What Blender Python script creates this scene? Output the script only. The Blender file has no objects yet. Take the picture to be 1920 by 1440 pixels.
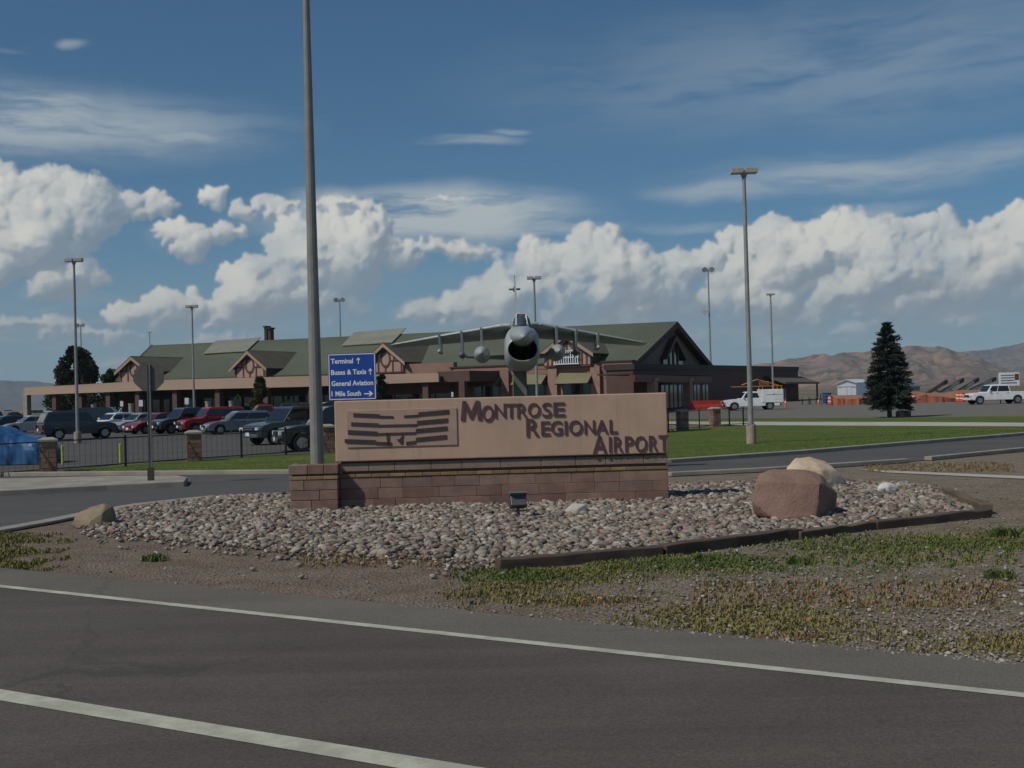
import bpy, bmesh, math, random
import numpy as np
from mathutils import Vector, Matrix, Euler
random.seed(7); np.random.seed(7)
R = math.radians
scene = bpy.context.scene
COL = scene.collection
# ------------------------------------------------------------ camera
FPX = 2133.0
CAM = Vector((0, 0, 2.0))
cd = bpy.data.cameras.new('camera'); cam = bpy.data.objects.new('camera', cd); COL.objects.link(cam)
cd.sensor_width = 36; cd.lens = 36 * FPX / 1920; cd.clip_start = 0.1; cd.clip_end = 60000
CR = (Matrix.Rotation(R(90.59), 3, 'X') @ Matrix.Rotation(R(-1.5), 3, 'Z'))
cam.matrix_world = Matrix.Translation(CAM) @ CR.to_4x4()
scene.camera = cam
scene.view_settings.view_transform = 'Standard'; scene.view_settings.look = 'None'
scene.view_settings.exposure = 0.0; scene.view_settings.gamma = 1.0
scene.view_settings.use_curve_mapping = False
scene.cycles.max_bounces = 6; scene.cycles.volume_bounces = 0
scene.render.filter_size = 2.1 if False else 1.5

def ray(px, py):
    return (CR @ Vector(((px - 960) / FPX, -(py - 720) / FPX, -1))).normalized()
def G(px, py, z=0.0):                      # where a sight line meets the level z
    d = ray(px, py); t = (z - CAM.z) / d.z
    return CAM + d * t
def D(px, py, Y):                          # where a sight line is Y metres away
    d = ray(px, py); return CAM + d * (Y / d.y)
def PL(px, py, p0, n):                     # where a sight line meets a plane
    d = ray(px, py); n = Vector(n); return CAM + d * ((Vector(p0) - CAM).dot(n) / d.dot(n))

# ------------------------------------------------------------ sun and sky
SUNV = Vector((-0.8, -0.50, 1.0)).normalized()
SUN_EL = math.asin(SUNV.z); SUN_AZ = math.atan2(SUNV.x, SUNV.y) % (2 * math.pi)
sl = bpy.data.lights.new('sun', 'SUN'); sl.energy = 3.0; sl.angle = R(0.53); sl.color = (1.0, 0.93, 0.82)
sun = bpy.data.objects.new('sun', sl); COL.objects.link(sun)
sun.rotation_euler = SUNV.to_track_quat('Z', 'Y').to_euler(); sun.location = (-40, -30, 60)

class NT:                                   # small helper to write node trees
    def __init__(s, tree): s.t = tree; s.n = tree.nodes; s.l = tree.links
    def new(s, ty, **kw):
        nd = s.n.new(ty)
        for k, v in kw.items(): setattr(nd, k, v)
        return nd
    def link(s, a, b): s.l.new(a, b)
    def put(s, sock, v):
        if hasattr(v, 'is_output') or isinstance(v, bpy.types.NodeSocket): s.l.new(v, sock)
        else: sock.default_value = v
    def m(s, op, a, b=None, c=None, clamp=False):
        nd = s.n.new('ShaderNodeMath'); nd.operation = op; nd.use_clamp = clamp
        s.put(nd.inputs[0], a)
        if b is not None: s.put(nd.inputs[1], b)
        if c is not None: s.put(nd.inputs[2], c)
        return nd.outputs[0]
    def vm(s, op, a, b=None, out=0):
        nd = s.n.new('ShaderNodeVectorMath'); nd.operation = op
        s.put(nd.inputs[0], a)
        if b is not None: s.put(nd.inputs[1], b)
        return nd.outputs[out]
    def noise(s, vec, scale, detail=4, rough=.5, out=0, dist=0.0, dims='3D'):
        nd = s.n.new('ShaderNodeTexNoise'); nd.noise_dimensions = dims
        if vec is not None: s.l.new(vec, nd.inputs['Vector'])
        nd.inputs['Scale'].default_value = scale; nd.inputs['Detail'].default_value = detail
        nd.inputs['Roughness'].default_value = rough; nd.inputs['Distortion'].default_value = dist
        return nd.outputs[out]
    def ss(s, v, a, b, lo=0.0, hi=1.0, kind='SMOOTHSTEP'):
        nd = s.n.new('ShaderNodeMapRange'); nd.interpolation_type = kind
        s.put(nd.inputs[0], v); s.put(nd.inputs[1], a); s.put(nd.inputs[2], b)
        s.put(nd.inputs[3], lo); s.put(nd.inputs[4], hi)
        return nd.outputs[0]
    def mix(s, f, a, b, mode='MIX'):
        nd = s.n.new('ShaderNodeMix'); nd.data_type = 'RGBA'; nd.blend_type = mode
        s.put(nd.inputs[0], f)
        for k, v in ((6, a), (7, b)):
            if isinstance(v, (tuple, list)): nd.inputs[k].default_value = (*v[:3], 1)
            else: s.put(nd.inputs[k], v)
        return nd.outputs[2]
    def ramp(s, f, stops):
        nd = s.n.new('ShaderNodeValToRGB'); s.put(nd.inputs[0], f); e = nd.color_ramp.elements
        while len(e) < len(stops): e.new(0.5)
        for q, (p, c) in zip(e, stops): q.position = p; q.color = (*c[:3], 1)
        return nd.outputs[0]

world = bpy.data.worlds.new('World'); scene.world = world; world.use_nodes = True
W = NT(world.node_tree)
for nd in list(W.n): W.n.remove(nd)
SKS = 0.08
sky = W.new('ShaderNodeTexSky', sky_type='NISHITA'); sky.sun_disc = False
sky.sun_elevation = SUN_EL; sky.sun_rotation = SUN_AZ; sky.altitude = 1700; sky.air_density = 1.0; sky.dust_density = 0.6; sky.ozone_density = 1.6
tc = W.new('ShaderNodeTexCoord')
sx = W.new('ShaderNodeSeparateXYZ'); W.link(tc.outputs['Generated'], sx.inputs[0])
az = W.m('ARCTAN2', sx.outputs[0], sx.outputs[1]); el = W.m('ARCSINE', sx.outputs[2])
cx = W.new('ShaderNodeCombineXYZ'); W.link(az, cx.inputs[0]); W.link(el, cx.inputs[1])
P0 = cx.outputs[0]
def azel(px, py):
    d = ray(px, py); return math.atan2(d.x, d.y), math.asin(d.z)
# The cumulus field is modelled as heaped spheres ("puffs on puffs") lit by the sun and
# kept as coverage + light values over azimuth and elevation.
CUM = [(-30,360,60,45),(45,375,50,45),(90,362,45,38),(150,388,55,45),(205,395,50,28),(30,450,110,70),(120,430,90,48),(262,388,55,25),(310,388,24,18),
 (40,535,110,50),(155,525,50,28),(403,376,28,20),(338,442,48,24),(362,462,55,30),(425,440,34,18),
 (500,395,60,22),(650,395,70,18),(860,376,60,5),(520,520,95,55),(565,470,70,50),(650,490,110,70),(800,482,140,28),(905,488,60,14),(560,590,130,45),(455,560,42,50),
 (330,585,75,34),(285,600,80,30),(395,610,70,22),
 (790,590,42,24),(850,600,60,26),(900,572,62,40),(955,535,45,40),(1020,495,56,48),(1105,485,78,48),(1000,575,120,54),(1150,540,110,70),(1250,545,110,56),(1230,595,140,40),(1330,520,100,50),
 (1390,455,42,28),(1480,470,76,55),(1580,440,74,38),(1640,455,70,42),(1560,530,170,80),(1750,450,105,38),(1860,450,120,36),(1700,535,160,66),(1450,560,110,54),(1905,540,64,42),(1820,520,84,62),(1600,600,150,36),(1980,470,90,66),(170,640,90,16),(60,620,90,20),(420,650,70,14),(230,690,60,9),(1500,650,120,12),(1250,640,100,14),(1700,620,150,20)]
def cloud_field():
    A0, A1, E0, E1, S = -.56, .56, -.02, .56, 1700.0
    w = int((A1 - A0) * S); hgt = int((E1 - E0) * S); rs = np.random.RandomState(11)
    fy = np.fft.fftfreq(hgt)[:, None]; fx = np.fft.rfftfreq(w)[None, :]
    def blur(a, sg): return np.fft.irfft2(np.fft.rfft2(a) * np.exp(-2 * (math.pi * sg) ** 2 * (fx ** 2 + fy ** 2)), s=(hgt, w))
    def fbm(size, octs=5, g=.5, ax=1.0):
        out = np.zeros((hgt, w)); amp = 1.0; white = rs.randn(hgt, w); F = np.fft.rfft2(white)
        for k in range(octs):
            sg = size / 2 ** k
            q = np.fft.irfft2(F * np.exp(-2 * (math.pi * sg) ** 2 * ((fx * ax) ** 2 + fy ** 2)), s=(hgt, w)); out += amp * q / q.std(); amp *= g
        return out / out.std()
    H = np.full((hgt, w), -1e3); base = np.full((hgt, w), 1e3)
    def splat(x, y, z, r, sq=1.0):
        x0, x1, y0, y1 = int(max(x - r, 0)), int(min(x + r + 1, w)), int(max(y - r * sq, 0)), int(min(y + r * sq + 1, hgt))
        if x0 >= x1 or y0 >= y1: return
        yy, xx = np.mgrid[y0:y1, x0:x1]
        d2 = r * r - (xx - x) ** 2 - ((yy - y) / sq) ** 2
        v = np.where(d2 > 0, z + np.sqrt(np.maximum(d2, 0)), -1e3)
        H[y0:y1, x0:x1] = np.maximum(H[y0:y1, x0:x1], v)
    for (bx, by, rx, ry) in CUM:
        a, e = azel(bx, by); X = (a - A0) * S; Y = (e - E0) * S
        rx *= S / FPX; ry *= S / FPX
        def lump(X, Y, Z, rx, ry, lev):
            n = int((14, 15, 9)[lev] * (min(rx / ry, 4) ** .8)) if lev else int(16 * (rx / ry))
            for k in range(n):
                th = rs.uniform(-.25, math.pi + .25) if rs.rand() < .75 else rs.uniform(0, 6.28); q = math.sqrt(rs.uniform(.12, 1.0))
                r = ry * rs.uniform(.20, .50) * (1.15 - .3 * q)
                px, py = X + rx * q * math.cos(th), Y + ry * q * math.sin(th) * (1 if math.sin(th) > 0 else .55)
                pz = Z + ry * math.sqrt(max(0, 1 - q * q)) * .8
                splat(px, py, pz, r)
                if lev < 1 + (ry > 26) and r > 4: lump(px, py, pz, r, r, lev + 1)
        if rx / ry < 2: splat(X, Y, 0, ry)
        lump(X, Y, 0, rx, ry, 0)
    # break the circles up with a small turbulent warp
    dx = fbm(16, 5, .62) * 3.2; dy = fbm(16, 5, .62) * 3.2
    yy, xx = np.mgrid[0:hgt, 0:w]
    H = H[np.clip((yy + dy).astype(int), 0, hgt - 1), np.clip((xx + dx).astype(int), 0, w - 1)]
    mask = (H > -500).astype(float)
    Hf = np.where(H > -500, H, -14)
    L = np.array([-.56, .60, .57]); L /= np.linalg.norm(L)
    def lam(Hs, k=1.0):
        gy, gx = np.gradient(Hs); n = np.sqrt(1 + (k * gx) ** 2 + (k * gy) ** 2)
        return (-k * gx * L[0] - k * gy * L[1] + L[2]) / n
    lit = .20 * lam(blur(Hf, 1.5), .8) + .30 * lam(blur(Hf, 3.5), .9) + .28 * lam(blur(Hf, 9), 1.2) + .22 * lam(blur(Hf, 26), 1.6)
    lit = .62 + (lit - .62) * .80 + .035 * fbm(5, 4, .6)
    # light dies off deep under the tops and away from the sun
    m1 = blur(mask, 34); gy, gx = np.gradient(m1)
    lit += 6 * (-gx * L[0] - gy * L[1])
    lit += .05 * fbm(26, 5, .6)
    edge = blur(mask, 1.3)
    bm7 = blur(mask, 7); wisp = np.clip((bm7 + .17 * fbm(9, 5, .6) - .36) * 2.2, 0, 1) * np.clip(bm7 * 6, 0, 1)
    soft = np.clip(.34 + .45 * fbm(60, 3, .5) + 45 * np.maximum(gy, 0), 0, 1)
    bot = np.clip(26 * np.maximum(blur(np.roll(mask, 16, 0), 20) - blur(np.roll(mask, -16, 0), 20), -1) * 0 + 60 * np.maximum(gy, 0) - .15, 0, 1)
    faint = np.clip(blur(np.roll(mask, -14, 0), 16) * .95 + .16 * fbm(16, 5, .6) - .08, 0, 1) * np.clip(blur(mask, 12) * 5, 0, 1)
    al = edge * (1 - soft * .75) + wisp * soft * .75
    al = al * (1 - bot) + faint * bot
    lit += .05; lit -= .20 * bot
    al *= np.clip(.93 + .10 * fbm(30, 4, .5), 0, 1)
    img = np.zeros((hgt, w, 4), np.float32)
    img[..., 0] = np.clip(lit, 0, 1); img[..., 1] = np.clip(al, 0, 1); img[..., 2] = np.clip(.5 + .18 * fbm(9, 6, .62, .22), 0, 1); img[..., 3] = 1
    im = bpy.data.images.new('cloud_field', w, hgt, float_buffer=True, alpha=False); im.colorspace_settings.name = 'Non-Color'
    im.pixels.foreach_set(img.ravel()); im.update(); im.pack()
    nd = W.new('ShaderNodeTexImage', interpolation='Linear', extension='CLIP'); nd.image = im
    mp = W.new('ShaderNodeMapping'); W.link(P0, mp.inputs[0])
    mp.inputs['Location'].default_value = (-A0 / (A1 - A0), -E0 / (E1 - E0), 0); mp.inputs['Scale'].default_value = (1 / (A1 - A0), 1 / (E1 - E0), 1)
    W.link(mp.outputs[0], nd.inputs[0])
    sp = W.new('ShaderNodeSeparateColor'); W.link(nd.outputs[0], sp.inputs[0])
    return sp.outputs[0], sp.outputs[1], sp.outputs[2]
lit_f, al_f, hi_f = cloud_field()
# beyond the part we look at the same kind of sky goes on
far_side = W.ss(W.m('ABSOLUTE', az), .47, .56)
gn = W.noise(P0, 5.5, 8, .58)
gn2 = W.noise(W.vm('ADD', P0, (-.012, .02, 0)), 5.5, 8, .58)
belt = W.m('MULTIPLY', W.ss(el, .0, .10), W.ss(el, .36, .16))
al_g = W.m('MULTIPLY', W.ss(W.m('MULTIPLY', gn, belt), .44, .50), far_side)
lit_g = W.m('ADD', W.m('MULTIPLY', W.m('SUBTRACT', gn, gn2), 7.0), .55)
al_f = W.m('MULTIPLY', al_f, W.m('SUBTRACT', 1.0, far_side))
alpha = W.m('MAXIMUM', al_f, al_g)
lit = W.mix(far_side, lit_f, lit_g)
K = 1 / SKS
def kc(c): return tuple(x * K for x in c)
ccol = W.ramp(lit, [(0.05, (.20, .26, .32)), (.36, (.30, .36, .40)), (.56, (.55, .565, .545)), (.86, (.78, .765, .69))])
ccol = W.mix(1.0, ccol, (K, K, K), 'MULTIPLY')
# thin high cloud
CIR = [(800,408,330,52,1.1),(980,432,200,16,.8),(640,400,150,40,.9),(90,200,200,24,.6),(60,235,420,62,.66),(-60,215,300,60,.6),(330,262,120,13,.55),(150,285,260,16,.4),(890,262,115,11,.42),(965,244,60,7,.35),(172,90,30,11,.5),(1350,362,150,22,.5),(1620,325,360,36,.52),(1800,300,260,30,.4),(1290,430,110,10,.6),(1640,390,120,14,.35),(20,100,60,5,.2),(1600,120,700,120,.22),(1080,430,120,12,.3)]
cacc = None
Pc = W.vm('ADD', P0, W.vm('MULTIPLY', W.vm('SUBTRACT', W.noise(P0, 6, 4, .6, out=1), (.5, .5, .5)), (.10, .035, 0)))
for (bx, by, rx, ry, w_) in CIR:
    a, e = azel(bx, by)
    mp = W.new('ShaderNodeMapping', vector_type='TEXTURE'); W.link(Pc if cacc is None else W.vm('ADD', Pc, W.vm('MULTIPLY', cacc, (1e-8, 1e-8, 0))), mp.inputs[0])
    mp.inputs['Location'].default_value = (a, e, 0); mp.inputs['Scale'].default_value = (rx / FPX * 1.25, ry / FPX * 1.4, 1)
    v = W.ss(W.vm('LENGTH', mp.outputs[0], out=1), 1.0, .1, 0.0, w_)
    v = W.m('MULTIPLY', v, 1.25)
    cacc = v if cacc is None else W.m('MAXIMUM', cacc, v)
st = W.new('ShaderNodeMapping'); W.link(Pc, st.inputs[0]); st.inputs['Scale'].default_value = (1, 6.5, 1); st.inputs['Rotation'].default_value = (0, 0, R(-4))
streak = W.noise(st.outputs[0], 8, 6, .62)
cir = W.m('MULTIPLY', cacc, W.ss(streak, .24, .62), clamp=True)
wide = W.m('MULTIPLY', W.ss(streak, .52, .85, 0, .35), W.ss(W.m('ABSOLUTE', az), .45, .7))
cir = W.m('MAXIMUM', cir, W.m('MULTIPLY', wide, W.ss(el, .05, .2)))
skyc = W.mix(1.0, sky.outputs[0], (.205, .585, .75), 'MULTIPLY')
skyc = W.mix(cir, skyc, kc((.46, .52, .54)))
# pale haze low over the horizon, and broken grey cloud bases in it
hz = W.m('MULTIPLY', W.ss(el, .16, -.01), .62)
skyh = W.mix(hz, skyc, kc((.185, .32, .41)))
basen = W.m('MULTIPLY', W.ss(W.noise(st.outputs[0], 14, 5, .6), .48, .7, 0, .55), W.m('MULTIPLY', W.ss(el, .12, .045), W.ss(el, -.01, .02)))
skyh = W.mix(basen, skyh, kc((.36, .40, .42)))
final = W.mix(W.m('MULTIPLY', alpha, W.ss(el, .012, .075, .12, 1.0)), skyh, ccol)
bg = W.new('ShaderNodeBackground'); bg.inputs[1].default_value = SKS; W.link(final, bg.inputs[0])
wo = W.new('ShaderNodeOutputWorld'); W.link(bg.outputs[0], wo.inputs[0])
world.cycles.sampling_method = 'MANUAL'; world.cycles.sample_map_resolution = 512
# ------------------------------------------------------------ materials
def principled(name):
    m = bpy.data.materials.new(name); m.use_nodes = True
    T = NT(m.node_tree); b = T.n['Principled BSDF']; T.b = b
    return m, T, b
def mat(name, c, c2=None, rough=.6, scale=4.0, bump=0.0, bscale=None, metal=0.0, coat=0.0, spec=None, detail=5, grain=0.0, stretch=(1, 1, 1), alpha=None, fac=(.35, .65)):
    """base colour c drifting to c2 with noise, optional fine relief"""
    m, T, b = principled(name)
    t = T.new('ShaderNodeTexCoord'); mp = T.new('ShaderNodeMapping'); T.link(t.outputs['Object'], mp.inputs[0]); mp.inputs['Scale'].default_value = stretch
    v = mp.outputs[0]
    if c2 is None: c2 = tuple(x * .78 for x in c)
    col = T.mix(T.ss(T.noise(v, scale, detail, .6), fac[0], fac[1]), c, c2)
    if grain:
        g = T.noise(v, (bscale or scale * 12), 3, .7)
        col = T.mix(1.0, col, T.mix(g, tuple([1 - grain] * 3), tuple([1 + grain] * 3)), 'MULTIPLY')
    T.link(col, b.inputs['Base Color']); b.inputs['Roughness'].default_value = rough; b.inputs['Metallic'].default_value = metal
    if coat: b.inputs['Coat Weight'].default_value = coat; b.inputs['Coat Roughness'].default_value = .08
    if spec is not None: b.inputs['Specular IOR Level'].default_value = spec
    if bump:
        bp_ = T.new('ShaderNodeBump'); bp_.inputs['Strength'].default_value = bump; bp_.inputs['Distance'].default_value = .02
        T.link(T.noise(v, bscale or scale * 10, 5, .65), bp_.inputs['Height']); T.link(bp_.outputs[0], b.inputs['Normal'])
    return m
def glassy(name, c=(.02, .025, .03), rough=.06):
    m, T, b = principled(name); b.inputs['Base Color'].default_value = (*c, 1); b.inputs['Roughness'].default_value = rough
    b.inputs['Specular IOR Level'].default_value = .8; return m
M = {}
def paint(name, c, rough=.35):
    if name not in M: M[name] = mat(name, c, tuple(x * .88 for x in c), rough=rough, scale=2.2, coat=.6)
    return M[name]

# ------------------------------------------------------------ mesh collector
class MB:
    def __init__(s): s.v = []; s.f = []; s.mi = []; s.cur = 0
    def add(s, vs, fs):
        o = len(s.v); s.v.extend(tuple(v) for v in vs); s.f.extend(tuple(o + i for i in f) for f in fs); s.mi.extend([s.cur] * len(fs)); return s
    def box(s, c, d, rz=0, M4=None):
        hx, hy, hz = d[0] / 2, d[1] / 2, d[2] / 2
        vs = [Vector((x, y, z)) for x in (-hx, hx) for y in (-hy, hy) for z in (-hz, hz)]
        r = Matrix.Rotation(rz, 3, 'Z') if M4 is None else M4
        vs = [r @ v + Vector(c) for v in vs]
        return s.add(vs, [(0, 1, 3, 2), (4, 6, 7, 5), (0, 4, 5, 1), (2, 3, 7, 6), (0, 2, 6, 4), (1, 5, 7, 3)])
    def bb(s, a, b):                                   # box from corner to corner
        return s.box([(a[i] + b[i]) / 2 for i in range(3)], [abs(b[i] - a[i]) for i in range(3)])
    def cyl(s, p0, p1, r0, r1=None, n=10, cap=True):
        p0, p1 = Vector(p0), Vector(p1); r1 = r0 if r1 is None else r1
        q = (p1 - p0).to_track_quat('Z', 'Y'); vs = []
        for p, r in ((p0, r0), (p1, r1)):
            for k in range(n):
                a = 2 * math.pi * k / n; vs.append(q @ Vector((math.cos(a) * r, math.sin(a) * r, 0)) + p)
        fs = [(k, (k + 1) % n, n + (k + 1) % n, n + k) for k in range(n)]
        if cap: fs += [tuple(range(n))[::-1], tuple(range(n, 2 * n))]
        return s.add(vs, fs)
    def prism(s, poly, origin, ax, ay, az, depth):      # poly in (ax, ay), pushed along az by depth
        o, ax, ay, az = Vector(origin), Vector(ax), Vector(ay), Vector(az)
        n = len(poly); a = [o + ax * p[0] + ay * p[1] for p in poly]; b = [p + az * depth for p in a]
        return s.add(a + b, [tuple(range(n)), tuple(range(2 * n - 1, n - 1, -1))] + [(k, n + k, n + (k + 1) % n, (k + 1) % n) for k in range(n)])
    def slab(s, pts, th):                               # polygon of 3-D points with thickness along its normal (downwards side)
        pts = [Vector(p) for p in pts]; n = Vector((0, 0, 0))
        for i in range(len(pts)):
            n += pts[i].cross(pts[(i + 1) % len(pts)])
        n.normalize(); k = len(pts); b = [p - n * th for p in pts]
        return s.add(pts + b, [tuple(range(k)), tuple(range(2 * k - 1, k - 1, -1))] + [(i, k + i, k + (i + 1) % k, (i + 1) % k) for i in range(k)])
    def loft(s, rings, close=True, cap0=True, cap1=True):
        n = len(rings[0]); vs = [p for r in rings for p in r]; fs = []
        for i in range(len(rings) - 1):
            for k in range(n if close else n - 1):
                a, b = i * n + k, i * n + (k + 1) % n; fs.append((a, b, b + n, a + n))
        if cap0: fs.append(tuple(range(n))[::-1])
        if cap1: fs.append(tuple(range((len(rings) - 1) * n, len(rings) * n)))
        return s.add(vs, fs)
    def build(s, name, mats, parent=None, smooth=False, bevel=0, loc=None, fix=True, seg=2):
        me = bpy.data.meshes.new(name); me.from_pydata(s.v, [], s.f)
        mats = mats if isinstance(mats, (list, tuple)) else [mats]
        for m in mats: me.materials.append(m)
        if len(mats) > 1: me.polygons.foreach_set('material_index', s.mi)
        if fix:
            bm = bmesh.new(); bm.from_mesh(me); bmesh.ops.recalc_face_normals(bm, faces=bm.faces); bm.to_mesh(me); bm.free()
        if smooth: me.polygons.foreach_set('use_smooth', [True] * len(me.polygons))
        o = bpy.data.objects.new(name, me); COL.objects.link(o)
        if parent: o.parent = parent
        if loc is not None: o.location = loc
        if bevel:
            b = o.modifiers.new('bevel', 'BEVEL'); b.width = bevel; b.segments = seg; b.limit_method = 'ANGLE'; b.angle_limit = R(35)
        return o
def thing(name, label, cat, loc=(0, 0, 0), rz=0, group=None):
    o = bpy.data.objects.new(name, None); COL.objects.link(o); o.location = loc; o.rotation_euler = (0, 0, rz)
    o['label'] = label; o['category'] = cat
    if group: o['group'] = group
    return o
def tag(o, label, cat, group=None):
    o['label'] = label; o['category'] = cat
    if group: o['group'] = group
    return o
def struct(o): o['kind'] = 'structure'; return o
def stuff(o, label=None, cat=None):
    o['kind'] = 'stuff'
    if label: o['label'] = label; o['category'] = cat
    return o
def copy_tree(o, parent=None, **kw):
    c = o.copy(); COL.objects.link(c); c.parent = parent
    for ch in [x for x in o.children]: copy_tree(ch, c)
    return c
def sheet(name, pts, m, z):
    mb = MB(); mb.add([(p[0], p[1], z) for p in pts], [tuple(range(len(pts)))])
    o = mb.build(name, m); 
    if o.data.polygons[0].normal.z < 0: o.data.flip_normals()
    return struct(o)
def kerb(name, line, w, h, m, z0=0.0):
    """raised strip following a polyline"""
    pts = [Vector((p[0], p[1], 0)) for p in line]; L, Rr = [], []
    for i, p in enumerate(pts):
        d = (pts[min(i + 1, len(pts) - 1)] - pts[max(i - 1, 0)]).normalized(); n = Vector((-d.y, d.x, 0))
        L.append(p + n * w / 2); Rr.append(p - n * w / 2)
    mb = MB(); rings = [[a + Vector((0, 0, z0)), b + Vector((0, 0, z0)), b + Vector((0, 0, z0 + h)), a + Vector((0, 0, z0 + h))] for a, b in zip(L, Rr)]
    mb.loft(rings); return mb.build(name, m, bevel=.015)

# ------------------------------------------------------------ noise for geometry
_pr = np.random.RandomState(3).rand(64, 64)
def vn(x, y):
    x0, y0 = int(math.floor(x)), int(math.floor(y)); fx, fy = x - x0, y - y0; fx = fx * fx * (3 - 2 * fx); fy = fy * fy * (3 - 2 * fy)
    g = lambda a, b: _pr[a & 63, b & 63]
    return (g(x0, y0) * (1 - fx) + g(x0 + 1, y0) * fx) * (1 - fy) + (g(x0, y0 + 1) * (1 - fx) + g(x0 + 1, y0 + 1) * fx) * fy
def fb(x, y, o=4):
    s, a, t = 0, 1, 0
    for k in range(o): s += a * vn(x * 2 ** k + 7.3 * k, y * 2 ** k + 3.1 * k); t += a; a *= .5
    return s / t
def inpoly(x, y, poly):
    c = False; n = len(poly)
    for i in range(n):
        x1, y1 = poly[i][0], poly[i][1]; x2, y2 = poly[i - 1][0], poly[i - 1][1]
        if (y1 > y) != (y2 > y) and x < (x2 - x1) * (y - y1) / (y2 - y1) + x1: c = not c
    return c
# ------------------------------------------------------------ ground sheets
def asphalt(name, c, c2, streak=.0, ang=0.0):
    m, T, b = principled(name); t = T.new('ShaderNodeTexCoord'); v = t.outputs['Object']
    col = T.mix(T.ss(T.noise(v, .35, 5, .6), .35, .68), c, c2)
    mp = T.new('ShaderNodeMapping'); T.link(v, mp.inputs[0]); mp.inputs['Rotation'].default_value = (0, 0, ang); mp.inputs['Scale'].default_value = (.06, 1.3, 1)
    col = T.mix(T.ss(T.noise(mp.outputs[0], 1.6, 5, .6), .3, .75, 0, streak), col, tuple(x * 1.5 for x in c2))
    g = T.noise(v, 55, 3, .8)
    col = T.mix(1.0, col, T.mix(T.ss(g, .2, .8), (.62, .62, .62), (1.45, 1.45, 1.42)), 'MULTIPLY')
    vo = T.new('ShaderNodeTexVoronoi', feature='DISTANCE_TO_EDGE'); T.link(T.vm('ADD', v, T.vm('MULTIPLY', T.noise(v, 1.1, 4, .6, out=1), (1.2, 1.2, 0))), vo.inputs['Vector']); vo.inputs['Scale'].default_value = .17
    crack = T.m('MULTIPLY', T.ss(vo.outputs['Distance'], .006, .0015), T.ss(T.noise(v, .3, 2), .45, .6))
    col = T.mix(T.m('MULTIPLY', crack, .22), col, (.012, .012, .012))
    T.link(col, b.inputs['Base Color']); b.inputs['Roughness'].default_value = .85; b.inputs['Specular IOR Level'].default_value = .25
    bu = T.new('ShaderNodeBump'); bu.inputs['Strength'].default_value = .35; bu.inputs['Distance'].default_value = .01
    T.link(g, bu.inputs['Height']); T.link(bu.outputs[0], b.inputs['Normal']); return m
hA, hB = G(0, 1101), G(1920, 1307); hd = (hB - hA).normalized(); hn = Vector((hd.y, -hd.x, 0))   # highway direction; hn points to the near side
if hn.y > 0: hn = -hn
HANG = math.atan2(hd.y, hd.x)
def hp(s, t, z=0): p = hA + hd * s + hn * t; return Vector((p.x, p.y, z))
M['road'] = asphalt('highway_asphalt', (.074, .063, .056), (.094, .082, .073), .30, -HANG)
M['shoulder'] = asphalt('shoulder_asphalt', (.115, .106, .090), (.14, .128, .11), .2, -HANG)
M['lane'] = asphalt('entrance_asphalt', (.075, .073, .072), (.092, .088, .085), .25, 0)
M['lot'] = asphalt('car_park_asphalt', (.070, .066, .062), (.09, .086, .08), .3, .3)
M['lot2'] = asphalt('far_asphalt', (.13, .122, .11), (.15, .14, .125), .3, .2)
M['line'] = mat('worn_road_paint', (.50, .50, .40), (.36, .36, .28), rough=.7, scale=3, grain=.25, bscale=40)
M['conc'] = mat('kerb_concrete', (.33, .30, .25), (.25, .225, .19), rough=.85, scale=1.5, grain=.2, bump=.3, bscale=30)
M['conc_pale'] = mat('path_concrete', (.46, .44, .38), (.38, .36, .31), rough=.85, scale=.8, grain=.12, bscale=25)

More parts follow.
